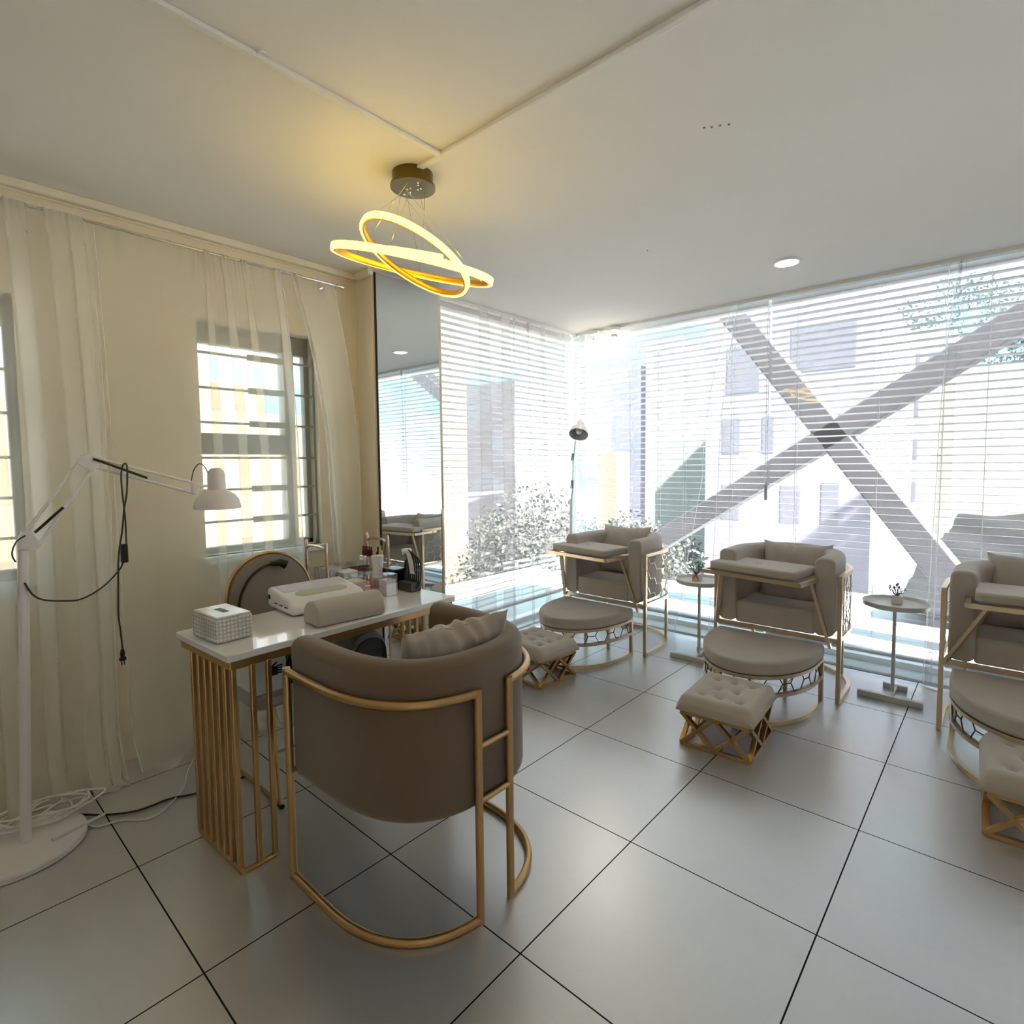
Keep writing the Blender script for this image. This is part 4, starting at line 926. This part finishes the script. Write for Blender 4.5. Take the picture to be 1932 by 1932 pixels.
# ================================================================== CABLES ON THE FLOOR
tag(MB().tube(spline([(-2.80, .30, .02), (-2.72, .36, .008), (-2.676, .402, .008), (-2.581, .483, .006), (-2.517, .573, .006), (-2.508, .681, .006), (-2.465, .775, .006), (-2.44, .95, .006)], 8), .004, 7).build('black_cable', 'black'), 'black cable lying on the floor towards the desk', 'cable')
tag(MB().tube(spline([(-2.70, .33, .045), (-2.65, .40, .01), (-2.527, .439, .006), (-2.495, .515, .006), (-2.432, .577, .006), (-2.445, .644, .006), (-2.549, .742, .006), (-2.69, .808, .006), (-2.80, .875, .006)], 8), .0035, 7).build('white_cable', 'cable_white'), 'thin white cable curving over the floor to the left wall', 'cable')
tg = MB(); rnd = random.Random(5); pp_ = []
for k in range(26):
    a = k*1.35; R_ = .05+.07*rnd.random(); pp_.append((-2.70+R_*cos(a)*1.0+.02*sin(k), .30+R_*sin(a)*1.5+.03*cos(k*1.7), .035+.035*rnd.random()))
tg.tube(spline(pp_, 7), .004, 7); tag(tg.build('white_cable', 'cable_white'), 'tangled heap of white cable behind the floor lamp base', 'cable')
tag(MB().tube([(-2.50, .31, .033), (-2.56, .475, .022)], .006, 8).build('white_stick', 'cable_white'), 'short white rod leaning over the lamp base edge', 'rod')

# ================================================================== OUTSIDE
struct(MB().box(-4.1, -1.6, 4.36, 5.5, -.25, -.02).box(-1.6, 9, 4.36, 6.6, -.25, -.02).box(-4.1, -3.13, 2.3, 4.36, -.25, -.02).build('terrace_floor', 'terrace', smooth=False))
struct(MB().box(-9.5, 12, 5.2, 12, -1.6, -1.4).box(-9.5, -4.1, -3, 5.2, -1.6, -1.4).build('lower_roof', 'roof_deck', smooth=False))
struct(MB().box(-150, 150, -60, 160, -9.2, -9).build('ground', 'ground', smooth=False))
def brace(p, q, label, wd):
    tag(MB().bar(p, q, .20, wd, up=(0, 0, 1)).build('steel_brace', 'steel_grey', smooth=False, bevel=.01), label, 'brace', 'crossed steel braces outside the glass')
brace((-3.1, 5.0, 4.35), (.35, 5.0, -.35), 'grey steel brace outside sloping down to the right', .20)
brace((-3.5, 5.0, -.05), (1.9, 5.0, 3.50), 'grey steel brace outside rising to the right', .18)
def building(name, x0, x1, y0, y1, z0, z1, m, label, wins=None, wm='bldg_window', face='y', roof=None):
    b = thing(name, ((x0+x1)/2, (y0+y1)/2, z0), label, 'building')
    MB().box(x0, x1, y0, y1, z0, z1).build('wall', m, b, smooth=False)
    if wins:
        for (a0, a1, c0, c1) in wins:
            ww = (MB().box(a0, a1, y0-.006, y0+.02, c0, c1) if face == 'y' else MB().box(x1-.02, x1+.006, a0, a1, c0, c1))
            ww.build('window', wm, b, smooth=False)
    if roof: MB().box(x0-.3, x1+.3, y0-.3, y1+.3, z1, z1+roof).build('roof', m, b, smooth=False)
    return b
def gridw(x0, x1, z0, z1, nx, nz, fx=.55, fz=.5):
    return [(x0+(x1-x0)*(i+.5-fx/2)/nx, x0+(x1-x0)*(i+.5+fx/2)/nx, z0+(z1-z0)*(j+.5-fz/2)/nz, z0+(z1-z0)*(j+.5+fz/2)/nz) for i in range(nx) for j in range(nz)]
wb = building('white_apartment', -6.7, -2.5, 16, 23.5, -9, 5.55, 'bldg_white', 'pale white building behind the crossed steel braces',
    [(-6.1, -5.2, 3.3, 4.6), (-4.4, -2.9, 3.7, 4.9), (-6.2, -5.7, 1.6, 2.6), (-5.1, -4.8, 1.6, 2.6), (-6.2, -5.7, -.3, .7), (-3.6, -3.2, -.3, .8), (-4.6, -4.1, -.3, .7)])
building('grey_apartment', -3.75, -1.5, 24, 30, -9, 5.9, 'bldg_grey', 'greyish building with barred balconies right of the white one', gridw(-3.6, -1.6, -2, 5.5, 3, 5, .6, .45))
building('boundary_house', -1.15, 5.5, 12.5, 12.75, -9, 2.95, 'bldg_warm', 'plain warm white building wall at far right', None)
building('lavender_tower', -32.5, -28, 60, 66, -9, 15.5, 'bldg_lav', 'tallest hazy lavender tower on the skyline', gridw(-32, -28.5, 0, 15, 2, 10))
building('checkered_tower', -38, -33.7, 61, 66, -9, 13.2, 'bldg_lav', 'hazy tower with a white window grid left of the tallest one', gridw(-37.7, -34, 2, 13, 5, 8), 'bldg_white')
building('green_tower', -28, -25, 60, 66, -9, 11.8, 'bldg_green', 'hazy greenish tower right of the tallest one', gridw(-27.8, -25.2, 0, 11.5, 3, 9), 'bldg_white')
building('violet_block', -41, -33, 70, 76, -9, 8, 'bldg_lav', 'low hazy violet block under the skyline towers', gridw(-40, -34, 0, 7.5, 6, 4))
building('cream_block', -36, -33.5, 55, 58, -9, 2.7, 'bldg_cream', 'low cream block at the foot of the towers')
building('grey_annex', -12.5, -8.2, 24, 30, -9, 2.4, 'bldg_green', 'low grey green annex in front of the towers')
building('plain_block', -24, -16, 18, 22.6, -9, 5.0, 'bldg_pale', 'white block with dark windows seen through the short glass side', [(18.6, 19.3, 2.8, 3.9), (20.6, 21.3, 2.9, 4.0)], face='x')
building('sunlit_tower', -20, -16.6, 13.7, 15.7, -9, 6.3, 'bldg_cream', 'sunlit cream tower left of the trees, next to the mirror', gridw(13.9, 15.5, -2, 3.4, 2, 4), 'bldg_sand', 'x')
building('sand_block', -13, -10, -4, 7.2, -9, 2.3, 'bldg_cream', 'sunlit cream block seen through the barred window', gridw(-3, 6.8, -4, 2, 9, 4, .5, .5), 'bldg_sand', 'x')
building('far_block', -24, -20, 3, 9, -9, 4.2, 'bldg_sand', 'sandy block beyond, seen above the cream one', None, face='x')
def tree(x, y, z0, h_, R_, m, label, seed, nb=9):
    rnd = random.Random(seed); t = thing('tree', (x, y, z0), label, 'tree', 'trees and hedges outside')
    MB().tube([(x, y, z0), (x+.1, y, z0+h_*.5)], .15, 8, r2=.08).build('trunk', 'bark', t)
    mb = MB(); vs = []; fs = []
    for k in range(nb*2):
        a = rnd.uniform(0, 6.28); q = R_*.85*sqrt(rnd.random()); s_ = R_*rnd.uniform(.22, .42)
        c = Vector((x+cos(a)*q, y+sin(a)*q, z0+h_*(1-.28*rnd.random()-.18*(q/R_)**2)-s_))
        for j in range(210):
            d = Vector((rnd.gauss(0, 1), rnd.gauss(0, 1), rnd.gauss(0, 1))).normalized(); p = c+d*s_*rnd.uniform(.6, 1.05)
            e1 = Vector((rnd.gauss(0, 1), rnd.gauss(0, 1), rnd.gauss(0, 1))).normalized(); e2 = e1.cross(d+Vector((.01, 0, 0))).normalized(); L_ = rnd.uniform(.04, .085)*(1+R_*.12)
            n = len(vs); vs += [p-e1*L_, p+e2*L_*.6, p+e1*L_, p-e2*L_*.6]; fs.append((n, n+1, n+2, n+3))
    mb.add(vs, fs)
    mb.build('crown', m, t, smooth=False); return t
tree(-11.5, 13.6, -9, 10.0, 2.6, 'foliage', 'large rounded tree seen through the short glass side', 1, 26)
tree(-9.5, 12.2, -9, 8.6, 1.9, 'foliage', 'lower tree close behind the glass corner', 2, 22)
tree(-8.2, 15, -9, 9.2, 2.0, 'foliage', 'low rounded tree behind the leftmost armchair', 3, 22)
tree(-5.6, 13.5, -9, 7.2, 1.8, 'foliage', 'low bush right of the leftmost armchair window view', 4, 18)
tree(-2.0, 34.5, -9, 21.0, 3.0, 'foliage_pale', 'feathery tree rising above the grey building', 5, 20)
tree(1.2, 14.2, 1.2, 3.4, 1.5, 'foliage_pale', 'leafy hedge on top of the plain wall at far right', 6, 22)
tree(3.2, 14.2, 1.2, 3.4, 1.5, 'foliage_pale', 'leafy hedge outside the right picture edge', 7, 16)
# dark folded tarpaulin on the roof next door
def tarp(u, v):
    x = -.55+4.6*u+.35*(1-v); y = 5.6+5.2*v; return Vector((x-.5*(1-v), y, .10+.42*v+.05*sin(x*3.1+y*1.3)+.035*sin(x*7+y*4)+.02*sin(y*11)))
tp = MB().grid(60, 50, tarp); n0 = len(tp.v); tp.grid(60, 50, lambda u, v: tarp(u, v)-Vector((0, 0, .05)))
tag(tp.build('tarpaulin', 'dark_fabric', ang=60), 'dark crumpled tarpaulin outside behind the right armchair', 'tarpaulin')
